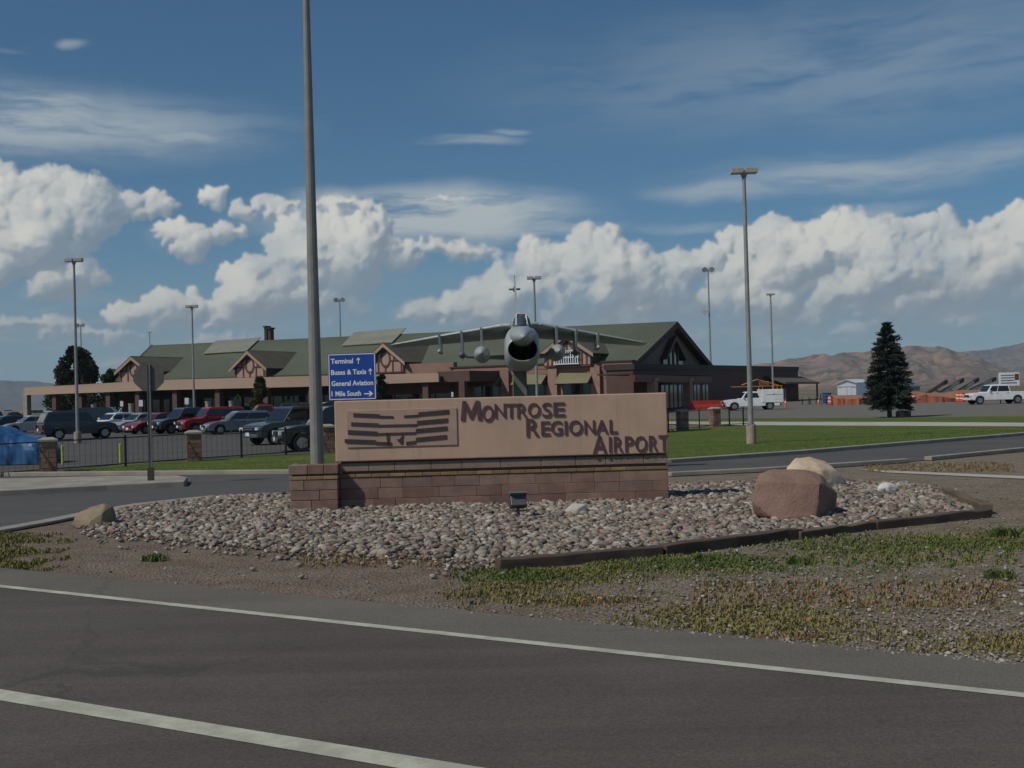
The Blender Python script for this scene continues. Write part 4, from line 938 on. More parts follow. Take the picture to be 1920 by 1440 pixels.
# tan canopy along the kerb
fL, fR = bp(46, 728, -9.5), bp(822, 703, -9.5); fLb, fRb = bp(46, 741, -9.5), bp(822, 716, -9.5)
ft = TB(); pts = [(46, 727, 741), (300, 712.5, 731.5), (560, 705.5, 725.5), (822, 699.5, 716)]
def canopy(w0, w1, dz0, dz1, name, m, cols):
    mb = MB(); rings = []
    for px, a, b in cols:
        A_, B_ = bp(px, a, -9.5), bp(px, b, -9.5)
        rings.append([(-A_.x, w0, A_.z + dz0), (-A_.x, w1, A_.z + dz0), (-A_.x, w1, B_.z + dz1), (-A_.x, w0, B_.z + dz1)])
    mb.loft(rings); return mb.build(name, m, term)
canopy(-9.5, -9.2, 0, 0, 'canopy_fascia', M['fascia'], pts)
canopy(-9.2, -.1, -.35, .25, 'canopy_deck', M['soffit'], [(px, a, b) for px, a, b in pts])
e0, e1 = bp(820, 697, -8.5), bp(880, 697, -8.5)
o = TB(); o.bx(e1.x, e0.x, -8.5, -.9, bp(850, 716, -8.5).z, e0.z); o.build('canopy_end_box', M['brickd'], term)
u_l = bp(46, 735, -9.5).x
for i, px in enumerate((50, 104, 152, 205, 260, 330, 410, 500, 585, 640, 720, 800, 868)):
    a = bp(px, 735, -8.8); z1 = bp(px, 730 - px * .018, -9.5).z
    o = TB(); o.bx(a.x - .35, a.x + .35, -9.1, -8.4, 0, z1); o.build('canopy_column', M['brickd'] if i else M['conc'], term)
    a2 = Vector((a.x, -1.2, 0))
# doors and windows in the shade below the canopy
for px in range(285, 870, 38):
    a = bp(px, 740, -.12); o = TB(); o.bx(a.x - 1.4, a.x + 1.4, -.2, -.05, .2, 2.7); w_ = o.build('window', M['glass'], term)
    o = TB(); o.bx(a.x - 1.5, a.x + 1.5, -.26, -.201, 2.7, 2.85); o.bx(a.x - .06, a.x + .06, -.26, -.201, .2, 2.7); o.build('frame', M['frame'], w_)
# half timbered dormers
def dormer(ax, ay, lx, ly, rx, ry, by, w, detail=True, rail=False):
    A_ = bp(ax, ay, w); Lp = bp(lx, ly, w); Rp = bp(rx, ry, w); zb = bp(ax, by, w).z; ze = (Lp.z + Rp.z) / 2
    uc = A_.x; h = (Lp.x - Rp.x) / 2; uc = (Lp.x + Rp.x) / 2
    d = MB(); d.prism([(-uc - h, zb), (-uc - h, ze), (-uc, A_.z), (-uc + h, ze), (-uc + h, zb)], (0, w, 0), (1, 0, 0), (0, 0, 1), (0, 1, 0), .3); dm = d.build('dormer', M['pink'], term)
    # where the dormer ridge meets the main slope
    t = (A_.z - eR.z) / max(.01, (rR.z - eR.z)); wr = eR.y + (rR.y - eR.y) * t; we = eR.y + (rR.y - eR.y) * max(0, (ze - eR.z) / (rR.z - eR.z))
    oh = .55
    for s_ in (-1, 1):
        r = MB(); k = (A_.z - ze) / h
        r.slab([(-uc, w - .5, A_.z + .15), (-uc + s_ * (h + oh), w - .5, ze - k * oh + .15), (-uc + s_ * (h + oh), max(we, w) + 2.5, ze - k * oh + .15), (-uc, wr + .6, A_.z + .15)], .12); r.build('dormer_roof', M['roofbrown'], dm)
        r = MB(); r.prism([(-uc, A_.z + .12), (-uc + s_ * (h + oh), ze - k * oh + .12), (-uc + s_ * (h + oh), ze - k * oh - .28), (-uc, A_.z - .30)], (0, w - .55, 0), (1, 0, 0), (0, 0, 1), (0, 1, 0), .08); r.build('barge_board', M['fascia'], dm)
        r = MB(); r.bb((-uc + s_ * h, w + .3, zb), (-uc + s_ * (h - .2), max(we, w) + 2.0, ze)); r.build('dormer_cheek', M['roofbrown'], dm)
    q = .17; H = A_.z - zb
    def tb(x0, z0, x1, z1, wd=q):
        a, b = Vector((x0, z0)), Vector((x1, z1)); n = (b - a).normalized(); n = Vector((-n.y, n.x)) * wd / 2
        r = MB(); r.prism([a + n, b + n, b - n, a - n], (0, w, 0), (1, 0, 0), (0, 0, 1), (0, -1, 0), .07); r.build('timber', M['timb'], dm)
    zm = zb + (ze - zb) * .95; c = -uc
    if not rail:
        tb(c - h, zm, c - h * .28, zm); tb(c + h * .28, zm, c + h, zm); tb(c - h, zb + .1, c + h, zb + .1)
        for f in (-.92, -.42, .42, .92): tb(c + f * h, zb, c + f * h, zm)
        tb(c, zb, c, zm - .5); tb(c - h * .5, zm, c - h * .5, zm + (A_.z - ze) * .42); tb(c + h * .5, zm, c + h * .5, zm + (A_.z - ze) * .42)
        tb(c - h * .5, zm + (A_.z - ze) * .40, c, A_.z - .55); tb(c + h * .5, zm + (A_.z - ze) * .40, c, A_.z - .55); tb(c, A_.z - .5, c, A_.z - .5 - (A_.z - ze) * .2)
        r = MB(); N = 14; rr0, rr1 = h * .30, h * .22; ov = zm + (A_.z - ze) * .12
        for i in range(N):
            a, b = 2 * math.pi * i / N, 2 * math.pi * (i + 1) / N
            r.prism([(c + math.cos(a) * rr0, ov + math.sin(a) * rr0 * 1.5), (c + math.cos(b) * rr0, ov + math.sin(b) * rr0 * 1.5), (c + math.cos(b) * rr1, ov + math.sin(b) * rr1 * 1.5), (c + math.cos(a) * rr1, ov + math.sin(a) * rr1 * 1.5)], (0, w, 0), (1, 0, 0), (0, 0, 1), (0, -1, 0), .07)
        r.build('oval_surround', M['timb'], dm)
    else:
        tb(c - h, zb + .15, c + h, zb + .15); tb(c - h * .55, ze, c + h * .55, ze); tb(c, ze, c, A_.z - .6); tb(c - h * .4, ze, c, A_.z - .7); tb(c + h * .4, ze, c, A_.z - .7)
        r = MB(); r.bb((c - h * .5, w - .03, zb + .3), (c + h * .5, w + .02, ze - .1)); r.build('balcony_glass', M['glass'], dm)
        for i in range(11):
            x = c - h * .5 + h * i / 10; r = MB(); r.bb((x - .05, w - .30, zb + .3), (x + .05, w - .2, zb + 1.7)); r.build('baluster', M['white'], dm)
        for z in (zb + 1.72, zb + 1.0, zb + .28): r = MB(); r.bb((c - h * .55, w - .32, z), (c + h * .55, w - .18, z + .10)); r.build('balcony_rail', M['white'], dm)
        for s_ in (-1, 1): tb(c + s_ * h * .85, zb, c + s_ * h * .85, ze); tb(c + s_ * h * .65, zb, c + s_ * h * .65, ze)
    return dm
dormer(250, 671, 225, 695, 277, 693, 720, -1.2); dormer(467, 660, 440, 689, 497, 686, 710, -1.2); dormer(721, 646, 691, 677, 755, 674, 700, -1.2)
dormer(1062, 629, 1020, 662, 1106, 658, 688, -1.4, rail=True)
#dormer(930, 629, 893, 664, 970, 660, 684, -1.3)
o = TB(); a, b = bp(690, 684, -.95), bp(850, 684, -.95); o.bx(b.x, a.x, -.9, 0, 2.5, a.z - .1); o.build('upper_wall', M['brick2'], term)
# ------------------------------------------------------------ lamp posts
M['pole'] = mat('painted_grey_pole', (.30, .31, .29), (.25, .26, .245), rough=.5, scale=3, metal=.2)
M['pole2'] = mat('tan_grey_pole', (.24, .235, .215), (.20, .195, .18), rough=.55, scale=3)
M['polebase'] = mat('pink_concrete_base', (.36, .28, .22), (.30, .235, .185), rough=.9, scale=4, grain=.15)
M['lampglass'] = glassy('lamp_lens', (.35, .36, .36), .15); M['head'] = mat('lamp_head_metal', (.38, .38, .36), (.32, .32, .31), rough=.45)
M['headw'] = mat('white_lamp_head', (.75, .77, .80), rough=.3)
def lamp(px, py_top, label, Y=None, base_py=None, d0=.20, d1=.12, base=None, head='shoebox', m='pole', rz=0, grp='lamp posts round the car park and airfield', lean=0):
    p = G(px, base_py) if base_py else D(px, 740, Y); Y = p.y; top = D(px, py_top, Y); H = top.z
    t = thing('lamp_post', label, 'lamp post', (p.x, p.y, 0), rz, grp)
    zb = 0
    if base:
        mb = MB(); mb.cyl((0, 0, -.2), (0, 0, base[1]), base[0] / 2, base[0] / 2, 16); mb.build('concrete_base', M['polebase'], t, bevel=.02); zb = base[1]
        MB().box((0, 0, zb + .015), (d0 * 1.5, d0 * 1.5, .03)).build('base_plate', M['galv'], t)
    hz_ = H - .12
    mb = MB(); mb.cyl((0, 0, zb), (0, 0, hz_), d0 / 2, d1 / 2, 14); mb.build('pole', M[m], t, smooth=False)
    if head == 'shoebox':
        for s_ in (-1, 1):
            mb = MB(); mb.box((s_ * .26, 0, hz_ + .02), (.44, .34, .20)); h = mb.build('lamp_head', M['head'], t, bevel=.02)
            MB().box((s_ * .26, 0, hz_ - .085), (.34, .26, .012)).build('lens', M['lampglass'], h)
        MB().cyl((0, 0, hz_ - .22), (0, 0, hz_ + .02), d1 * .7, .15, 10).build('mount', M[m], t)
    elif head == 'flood':
        for s_ in (-1, 1):
            q = Matrix.Rotation(R(s_ * 20), 3, 'Z') @ Matrix.Rotation(R(-35), 3, 'X')
            mb = MB(); mb.cyl((s_ * .55, -.2, hz_ - .10), (s_ * .6, .30, hz_ + .15), .42, .20, 14); h = mb.build('lamp_head', M['headw'], t)
        MB().bb((-.6, -.05, hz_ - .35), (.6, .05, hz_ - .25)).build('crossarm', M['galv'], t)
    return t
lamp(592, -40, 'tall thick tapering pole behind the stone pier at the left end of the name sign', Y=25.2, d0=.315, d1=.15, m='pole2', grp=None)
lamp(1409, 315, 'tall two headed lamp post on a pale base in the lawn right of the sign', base_py=833, d0=.20, d1=.13, base=(.36, .70))
lamp(146, 484, 'lamp post on a round pink base beside the grey suv at left', base_py=831, d0=.19, d1=.12, base=(.40, .62))
lamp(363.5, 572, 'slender lamp post standing among the parked cars before the second half timbered gable', Y=92, d0=.2, d1=.13)
lamp(1007, 518, 'lamp post whose top shows just right of the mounted jet canopy', Y=76, d0=.2, d1=.13)
lamp(1450, 550, 'thin lamp post rising behind the white utility truck', Y=130, d0=.26, d1=.17)
lamp(641, 560, 'airfield floodlight mast rising behind the roof above the blue sign', Y=190, d0=.35, d1=.2, head='flood')
lamp(1334, 503, 'tall floodlight mast behind the right slope of the big gable', Y=170, d0=.35, d1=.2, head='flood')
lamp(154, 608, 'faint distant floodlight mast behind the dark tree at far left', Y=230, d0=.35, d1=.2, head='flood')
lamp(283, 622, 'faint distant mast above the left end of the terminal roof', Y=280, d0=.3, d1=.2)
mast = [o for o in COL.objects if o.get('label', '').startswith('tall floodlight mast')][0]
_z = D(1334, 584, 170).z
MB().cyl((-.75, -.3, _z - .1), (-.55, .3, _z + .15), .42, .22, 12).build('lower_lamp_head', M['headw'], mast)
MB().bb((-.6, -.05, _z - .1), (0, .05, _z)).build('bracket', M['galv'], mast)

# ------------------------------------------------------------ stop sign seen from behind
p = G(283, 901, .14); st_ = thing('stop_sign', 'back of an eight sided stop sign on a thin post on the median', 'sign', (p.x, p.y, .14), R(6))
cz = D(277, 706, p.y).z - .14; M['signpost'] = mat('dull_steel_post', (.16, .16, .15), (.12, .12, .115), rough=.6, scale=4); M['signback'] = mat('bare_sign_back', (.15, .135, .12), (.12, .11, .10), rough=.5, scale=5, metal=.3)
r_ = .39; lean = (D(277, 706, p.y).x - p.x)
rot = Matrix.Rotation(math.atan2(0, cz), 3, 'Y')
MB().prism([(math.cos(R(22.5 + 45 * k)) * r_, math.sin(R(22.5 + 45 * k)) * r_) for k in range(8)], (0, .045, cz), (1, 0, 0), (0, 0, 1), (0, 1, 0), .006).build('sign_plate', M['signback'], st_)
m_, T_, b_ = principled('red_sign_face'); b_.inputs['Base Color'].default_value = (.45, .02, .02, 1)
MB().prism([(math.cos(R(22.5 + 45 * k)) * (r_ - .015), math.sin(R(22.5 + 45 * k)) * (r_ - .015)) for k in range(8)], (0, .0515, cz), (1, 0, 0), (0, 0, 1), (0, 1, 0), .002).build('sign_face', m_, st_)
mb = MB(); mb.bb((-.03, .01, -.1), (.03, .04, cz + .3)); mb.bb((-.042, -.005, -.1), (-.03, .04, cz + .3)); mb.bb((.03, -.005, -.1), (.042, .04, cz + .3)); mb.build('sign_post', M['signpost'], st_)
MB().bb((-.075, -.035, 0), (.075, .055, .32)).build('post_anchor', mat('rusty_post_anchor', (.06, .04, .03)), st_)

# ------------------------------------------------------------ mounted attack jet
M['jet'] = mat('grey_aircraft_paint', (.35, .38, .38), (.29, .32, .325), rough=.42, scale=1.4, grain=.06, bscale=6)
M['jetd'] = mat('dark_grey_aircraft_paint', (.13, .15, .16), (.11, .125, .135), rough=.5, scale=2)
M['intake'] = mat('black_intake', (.008, .008, .009), rough=.7); M['lip'] = mat('bare_lip_metal', (.42, .43, .43), rough=.35, metal=.3)
M['pylon'] = mat('pale_pylon', (.62, .64, .63), rough=.5); M['column'] = mat('green_grey_column', (.135, .145, .115), (.115, .125, .10), rough=.7, scale=2)
JX = D(980, 640, 47).x; JY = 47.0
jt = thing('mounted_jet', 'grey single engined attack jet mounted nose on above the name sign', 'aircraft', (JX, JY, 0), 0)
jt.rotation_euler = (0, 0, R(.6))
def jz(py, y): return D(980, py, JY + y).z
zc = jz(655, 0)                                         # intake centre height
def sup(cxz, a, b, n=28, e=2.6, top=None):
    out = []
    for k in range(n):
        t = 2 * math.pi * k / n; c, s_ = math.cos(t), math.sin(t)
        x = math.copysign(abs(c) ** (2 / e), c) * a; z = math.copysign(abs(s_) ** (2 / e), s_) * (b if s_ < 0 or top is None else top)
        out.append((cxz[0] + x, cxz[1] + z))
    return out
zb_ = jz(693, .3); zt_ = jz(607, 0)
mid = (zb_ + zt_) / 2; hb = (zt_ - zb_) / 2
def ring(y, cz, a, bb, tt, e=2.6, n=28): return [(x, y, z) for x, z in sup((0, cz), a, bb, n, e, tt)]
body = MB()
body.loft([ring(-.02, zc, .60, .46, .46, 2.1), ring(.02, zc, .66, .54, .52, 2.2), ring(.35, zc + .04, .71, .72, .74, 2.6), ring(1.2, mid, .74, hb * .98, hb * .98, 2.8), ring(3.2, mid, .76, hb, hb * 1.02, 2.9), ring(6.5, mid, .76, hb, hb * 1.02, 2.8),
           ring(9.5, mid + .08, .70, hb * .85, hb * .95, 2.5), ring(12, mid + .18, .56, hb * .62, hb * .75, 2.2), ring(13.2, mid + .22, .46, hb * .48, hb * .55, 2)], cap0=False)
bo = body.build('fuselage', M['jet'], jt, smooth=True)
tn = MB(); tn.loft([ring(-.025, zc, .595, .455, .455, 2.1), ring(.5, zc - .02, .53, .42, .40, 2), ring(3, zc - .05, .5, .4, .4, 2)], cap0=False); tn.build('intake_duct', M['intake'], jt, smooth=True)
lp = MB(); lp.loft([ring(-.02, zc, .60, .46, .46, 2.1), ring(-.055, zc, .62, .485, .48, 2.1), ring(-.02, zc, .655, .525, .51, 2.1), ring(.03, zc, .665, .545, .525, 2.2)], cap0=False, cap1=False); lp.build('intake_lip', M['lip'], jt, smooth=True)
# radome: sits on top of the intake and runs back under the windscreen
nz = jz(632, -1.5); no = MB()
def nr(y, cz, a, bb, tt): return ring(y, cz, a, bb, tt, 2.0, 24)
no.loft([nr(-1.55, nz, .03, .03, .03), nr(-1.42, nz + .01, .15, .14, .14), nr(-1.1, nz + .05, .29, .27, .26), nr(-.6, nz + .10, .40, .36, .33), nr(0, nz + .13, .50, .42, .38), nr(.8, nz + .15, .60, .45, .44), nr(2.0, nz + .12, .68, .5, .52), nr(3.2, mid + .3, .7, .5, hb * .75)]); no.build('nose_cone', M['jet'], jt, smooth=True)
MB().cyl((.12, -1.2, nz + .12), (.12, -2.0, nz + .10), .018, .008, 8).build('pitot_probe', M['jetd'], jt)
# canopy
cz0 = jz(612, 1.2); ct = jz(585, 2.2); cg = glassy('canopy_glass', (.05, .065, .075), .08)
cn = MB()
def cr_(y, a, z0, z1, n=11): return [(math.cos(math.pi * k / (n - 1)) * a, y, z0 + math.sin(math.pi * k / (n - 1)) * (z1 - z0)) for k in range(n)]
cn.loft([cr_(.7, .14, cz0 - .05, cz0 + .02), cr_(1.1, .30, cz0 - .08, cz0 + (ct - cz0) * .5), cr_(1.55, .37, cz0 - .1, ct - .10), cr_(2.2, .42, cz0 - .1, ct), cr_(3.1, .40, cz0 - .1, ct - .02), cr_(4.0, .32, cz0 - .1, ct - .18), cr_(5.0, .2, cz0 - .1, ct - .42)], close=False, cap0=False, cap1=False)
cnp = cn.build('canopy', cg, jt, smooth=True)
def arc(y, a, z0, z1, w=.05, y2=None, name='canopy_frame'):
    pts = cr_(y, a, z0, z1, 15); m_ = MB()
    for p_, q_ in zip(pts[:-1], pts[1:]): m_.cyl(p_, q_, w / 2, n=6)
    m_.build(name, M['jet'], cnp, smooth=True)
arc(1.53, .385, cz0 - .1, ct - .085, .075); arc(2.9, .42, cz0 - .1, ct + .005, .06)
ws = MB()
for s_ in (-1, 1): ws.cyl((s_ * .20, 1.52, ct - .14), (s_ * .24, .98, cz0 + .06), .035, n=6)
ws.cyl((-.24, .98, cz0 + .06), (.24, .98, cz0 + .06), .035, n=6); ws.cyl((-.20, 1.5, ct - .13), (.20, 1.5, ct - .13), .03, n=6); ws.build('windscreen_frame', M['pylon'], cnp)
# wing with droop
def foil(x, y0, ch, z, th, n=7):
    up = [(x, y0 + ch * t, z - ch * t * .085 + th * 1.0 * math.sqrt(max(t, .0)) * (1 - t) * 2.0) for t in [k / n for k in range(n + 1)]]
    lo = [(x, y0 + ch * t, z - ch * t * .085 - th * .55 * math.sqrt(max(t, .0)) * (1 - t) * 2.0) for t in [k / n for k in range(n - 1, 0, -1)]]
    return up + lo
wr = jz(609, 3.6); 
for s_, tx, ty in ((-1, 735, 646), (1, 1217, 642)):
    tip = D(tx, ty, JY + 8.0); xt = (tip.x - JX); zt2 = tip.z
    w = MB(); w.loft([foil(0, 3.2, 4.9, wr + .02, .36), foil(s_ * .75, 3.7, 4.5, wr, .34), foil(s_ * .75 + (xt - s_ * .75) * .5, 5.9, 3.0, wr + (zt2 - wr) * .5, .22), foil(xt * .97, 7.8, 1.35, zt2, .09), foil(xt, 8.2, .9, zt2, .03)])
    wo_ = w.build('wing', M['jet'], jt, smooth=True); 
    w = MB(); w.cyl((s_ * .85, 3.62, wr + .01), (xt * .96, 7.72, zt2 + .0), .035, .022, 8); w.build('leading_edge', M['pylon'], wo_)
    tz = jz(666, 12.2); t_ = MB(); t_.loft([foil(s_ * .4, 11.0, 2.4, tz, .10), foil(s_ * 2.75, 12.9, .9, tz + .05, .05)]); t_.build('tailplane', M['jetd'], jt, smooth=True)
    def wz(x, y): f = (abs(x) - .75) / (abs(xt) - .75); return wr + (zt2 - wr) * f
    # stores: wing pylons with tank, bomb and short rail
    for (px, kind) in (((905, 'tank'), (868, 'bomb'), (827, 'rail')) if s_ < 0 else ((1046, 'tank'), (1083, 'bomb'), (1124, 'rail'))):
        y = {'tank': 4.8, 'bomb': 5.6, 'rail': 6.5}[kind]; q = D(px, 650, JY + y - .6); x = q.x - JX; zw = wz(x, y) - .06
        zz = {'tank': jz(661, y - 1.5), 'bomb': jz(662, y - 1), 'rail': jz(656, y)}[kind]
        b_ = MB(); b_.loft([[(x - .05, y - .9 + (zw - k) * .5, k), (x + .05, y - .9 + (zw - k) * .5, k), (x + .05, y + 1.2, k), (x - .05, y + 1.2, k)] for k in (zw + .1, zz + (.30 if kind == 'tank' else .10))]); b_.build('pylon', M['pylon'], wo_)
        if kind == 'tank': b_ = MB(); rr = .37; L_ = [(-2.6, .02), (-2.4, .13), (-2.0, .24), (-1.3, .34), (-.4, .37), (1.0, .36), (2.0, .22), (2.8, .03)]
        elif kind == 'bomb': b_ = MB(); L_ = [(-1.2, .02), (-1.05, .10), (-.6, .15), (.3, .15), (.9, .07), (1.0, .05)]
        else: b_ = MB(); L_ = [(-1.0, .03), (-.8, .10), (.8, .10), (1, .06)]
        b_.loft([[(x + math.cos(a) * r, y + yy, zz + math.sin(a) * r) for a in [2 * math.pi * k / 18 for k in range(18)]] for yy, r in L_]); b_.build({'tank': 'drop_tank', 'bomb': 'bomb', 'rail': 'launch_rail'}[kind], M['jet'] if kind != 'bomb' else M['jetd'], wo_, smooth=True)
        if kind == 'bomb': b_ = MB(); b_.bb((x - .22, y + .6, zz - .012), (x + .22, y + 1.0, zz + .012)); b_.bb((x - .012, y + .6, zz - .22), (x + .012, y + 1.0, zz + .22)); b_.build('bomb_fin', M['jetd'], wo_)
# fin
ft_ = jz(524, 12.5); fb_ = mid + hb * .8
fx = D(970, 560, JY + 12).x - JX
f = MB(); f.loft([[(-.07, 7.6, fb_), (.07, 7.6, fb_), (.09, 9.5, fb_), (.02, 13.0, fb_), (-.02, 13.0, fb_), (-.09, 9.5, fb_)], [(fx - .03, 11.4, ft_), (fx + .03, 11.4, ft_), (fx + .035, 12.2, ft_), (fx + .01, 13.1, ft_), (fx - .01, 13.1, ft_), (fx - .035, 12.2, ft_)]]); fn = f.build('fin', M['jet'], jt)
f = MB(); zz = jz(541, 12); f.cyl((fx - .30, 12.3, zz), (fx + .30, 12.3, zz), .05, .05, 8); f.cyl((fx, 11.2, zz), (fx, 13.2, zz), .07, .07, 10); f.build('fin_fairing', M['jetd'], fn)
f = MB(); f.cyl((fx, 12.2, ft_), (fx, 12.2, ft_ + .2), .03, .015, 6); f.build('fin_antenna', M['jetd'], fn)
# column (its own piece of the monument, the jet is bolted on it)
cp_ = D(975.5, 730, 51.5); w = .30
col_o = MB(); z1 = jz(694, 4.2)
col_o.loft([[(-w * 1.15, -.45, -.2), (w * 1.15, -.45, -.2), (w * 1.15, .7, -.2), (-w * 1.15, .7, -.2)], [(-w, -.35, z1 + .02), (w, -.35, z1 + .02), (w, .6, z1 + .02), (-w, .6, z1 + .02)]])
oc = col_o.build('support_column', M['column'], None, bevel=.03); oc.location = (cp_.x, cp_.y, 0); tag(oc, 'square green grey column carrying the mounted jet', 'column')
sd = MB()
for k, (a, y) in enumerate(((.2, .3), (-.25, .5))): sd.box((a, y, .05), (.1, .1, .1))

# ------------------------------------------------------------ fences with brick pillars
M['iron'] = mat('black_iron', (.018, .018, .02), rough=.5, scale=5)
def pillar(px, base_py, label, w=.46, h=1.05, grp='brick fence pillars', Yfix=None, rz=.35):
    p = G(px, base_py); t = thing('brick_pillar', label, 'pillar', (p.x, p.y, 0), rz, grp)
    rr = random.Random(int(px)); c = MB(); c.bb((-w / 2 + .02, -w / 2 + .02, -.1), (w / 2 - .02, w / 2 - .02, h - .05)); c.build('pillar_core', M['mortar'], t)
    nc = 6; hh = (h - .08) / nc
    for i in range(nc):
        for k in range(4):
            a = k * math.pi / 2; q = Matrix.Rotation(a, 3, 'Z'); cuts = (-w / 2, rr.uniform(-.04, .06) if i % 2 else rr.uniform(-.12, -.05), w / 2)
            for x0, x1 in zip(cuts[:-1], cuts[1:]):
                m_ = MB(); c_ = q @ Vector(((x0 + x1) / 2, -w / 2 + .015 + rr.uniform(-.004, .004), (i + .5) * hh)); m_.box(c_, ((x1 - x0) - .012, .05, hh - .012), M4=q); m_.build('brick', rr.choice([M['brickA'], M['brickB'], M['brickC']]), t)
    m_ = MB(); m_.loft([[(-w * .62, -w * .62, h - .08), (w * .62, -w * .62, h - .08), (w * .62, w * .62, h - .08), (-w * .62, w * .62, h - .08)], [(-w * .62, -w * .62, h - .02), (w * .62, -w * .62, h - .02), (w * .62, w * .62, h - .02), (-w * .62, w * .62, h - .02)], [(-w * .3, -w * .3, h + .05), (w * .3, -w * .3, h + .05), (w * .3, w * .3, h + .05), (-w * .3, w * .3, h + .05)]]); m_.build('cap_stone', M['conc'], t)
    return p
M['brickA'] = mat('pillar_brick_a', (.27, .165, .11), (.22, .13, .09), rough=.9, scale=6, grain=.2); M['brickB'] = mat('pillar_brick_b', (.22, .125, .09), rough=.9, scale=6, grain=.2); M['brickC'] = mat('pillar_brick_c', (.30, .20, .135), rough=.9, scale=6, grain=.2)
P1_ = pillar(91, 887, 'tan brick pillar in front of the blue covered car'); P2_ = pillar(364, 866, 'brown brick pillar with pale cap in front of the red suv'); P3_ = pillar(614, 849, 'brick pillar half hidden behind the thick tall pole')
P4_ = pillar(1280, 808, 'brick pillar just right of the name sign'); P5_ = pillar(1341, 801, 'brick pillar below the front wheel of the utility truck'); P6_ = pillar(1226, 812, 'brick pillar hidden behind the right end of the name sign')
def railing(a, b, label, posts, balusters=0, h=.95, lo=.10, ext=0):
    d = (b - a); Ld = d.length; d.normalize(); t = thing('iron_railing', label, 'fence', (a.x, a.y, 0), math.atan2(d.y, d.x), 'black iron railings between the brick pillars')
    for z in (lo, h): MB().bb((.2, -.015, z), (Ld - .2, .015, z + .035)).build('rail', M['iron'], t)
    for k in range(1, posts + 1):
        x = Ld * k / (posts + 1); MB().bb((x - .03, -.03, -.1), (x + .03, .03, h + .10)).build('fence_post', M['iron'], t)
    for k in range(balusters):
        x = .3 + (Ld - .6) * k / (balusters - 1); MB().bb((x - .0035, -.0035, lo), (x + .0035, .0035, h)).build('baluster', M['iron'], t)
P0_ = P1_ + (P1_ - P2_) * 1.0
railing(P0_, P1_, 'black railing left of the tan brick pillar in front of the blue covered car', 2, 26); railing(P1_, P2_, 'black railing between the two left brick pillars', 1, 26); railing(P2_, P3_, 'black railing in front of the parked silver wagon', 2, 26)
railing(P3_, P6_ + Vector((-3, -6, 0)), 'black railing hidden behind the name sign', 3); railing(P6_, P4_, 'short black railing at the right end of the name sign', 1, 18); railing(P4_, P5_, 'black railing with thin bars between the right brick pillars', 1, 26)
P7_ = G(1420, 797); railing(P5_, P7_, 'black railing running right from the last brick pillar to the lamp post', 2, 22)
# bright marker posts
M['lime'] = mat('lime_post_paint', (.42, .55, .04), rough=.5)
for px, base, top in ((117.5, 871, 836), (226, 868, 833)):
    p = G(px, base); h = D(px, top, p.y).z; o = MB().cyl((0, 0, -.1), (0, 0, h), .045, .045, 10).cyl((0, 0, h), (0, 0, h + .03), .045, .01, 10).build('marker_post', M['lime']); o.location = (p.x, p.y, 0)
    tag(o, 'lime yellow marker post ' + ('right beside the blue covered car' if px < 150 else 'between railing and empty asphalt, left of the stop sign'), 'post')
# ------------------------------------------------------------ vehicles
M['tyre'] = mat('tyre_rubber', (.014, .014, .014), rough=.85); M['rim'] = mat('alloy_rim', (.45, .45, .46), (.35, .35, .36), rough=.3, metal=.8)
M['carglass'] = glassy('car_glass', (.012, .016, .018), .05); M['trim'] = mat('black_trim', (.016, .016, .017), rough=.6)
M['lamp'] = mat('headlamp_glass', (.62, .64, .66), rough=.12, spec=.8); M['tail'] = mat('tail_lamp_red', (.38, .012, .012), rough=.2); M['chrome'] = mat('chrome', (.6, .6, .6), rough=.18, metal=1)
M['amber'] = mat('amber_lamp', (.6, .2, .02), rough=.3)
# kind: L, W, wheel r, front axle, rear axle, belt z, hood z front, hood z rear, tail z, bottom z, cabin (x of windscreen base, roof front, roof rear, rear base), roof z
KIND = {
 'suv':    dict(L=4.75, W=1.88, r=.36, fa=1.42, ra=-1.35, z0=.34, hood=(.92, 1.06), belt=1.10, tail=1.08, cab=(.95, .38, -1.95, -2.25), roof=1.76, tw=.80),
 'wagon':  dict(L=4.70, W=1.76, r=.31, fa=1.40, ra=-1.25, z0=.24, hood=(.70, .88), belt=.93, tail=.90, cab=(.98, .25, -1.75, -2.22), roof=1.47, tw=.78),
 'sedan':  dict(L=4.65, W=1.78, r=.31, fa=1.38, ra=-1.30, z0=.22, hood=(.68, .88), belt=.92, tail=.94, cab=(.95, .20, -1.05, -1.72), roof=1.43, tw=.74),
 'hatch':  dict(L=4.10, W=1.72, r=.30, fa=1.25, ra=-1.20, z0=.22, hood=(.72, .92), belt=.95, tail=.95, cab=(.90, .20, -1.45, -1.90), roof=1.48, tw=.76),
 'pickup': dict(L=5.50, W=1.95, r=.38, fa=1.75, ra=-1.65, z0=.40, hood=(1.00, 1.12), belt=1.16, tail=1.14, cab=(1.10, .55, -.55, -.80), roof=1.80, tw=.80, bed=(-.95, -2.65)),
 'xcab':   dict(L=5.75, W=1.98, r=.39, fa=1.95, ra=-1.65, z0=.42, hood=(1.02, 1.14), belt=1.18, tail=1.16, cab=(1.25, .72, -.85, -1.02), roof=1.86, tw=.80, bed=(-1.15, -2.78)),
 'van':    dict(L=5.20, W=1.96, r=.35, fa=1.65, ra=-1.55, z0=.32, hood=(.95, 1.12), belt=1.16, tail=1.18, cab=(1.60, .95, -2.35, -2.52), roof=1.92, tw=.84),
}
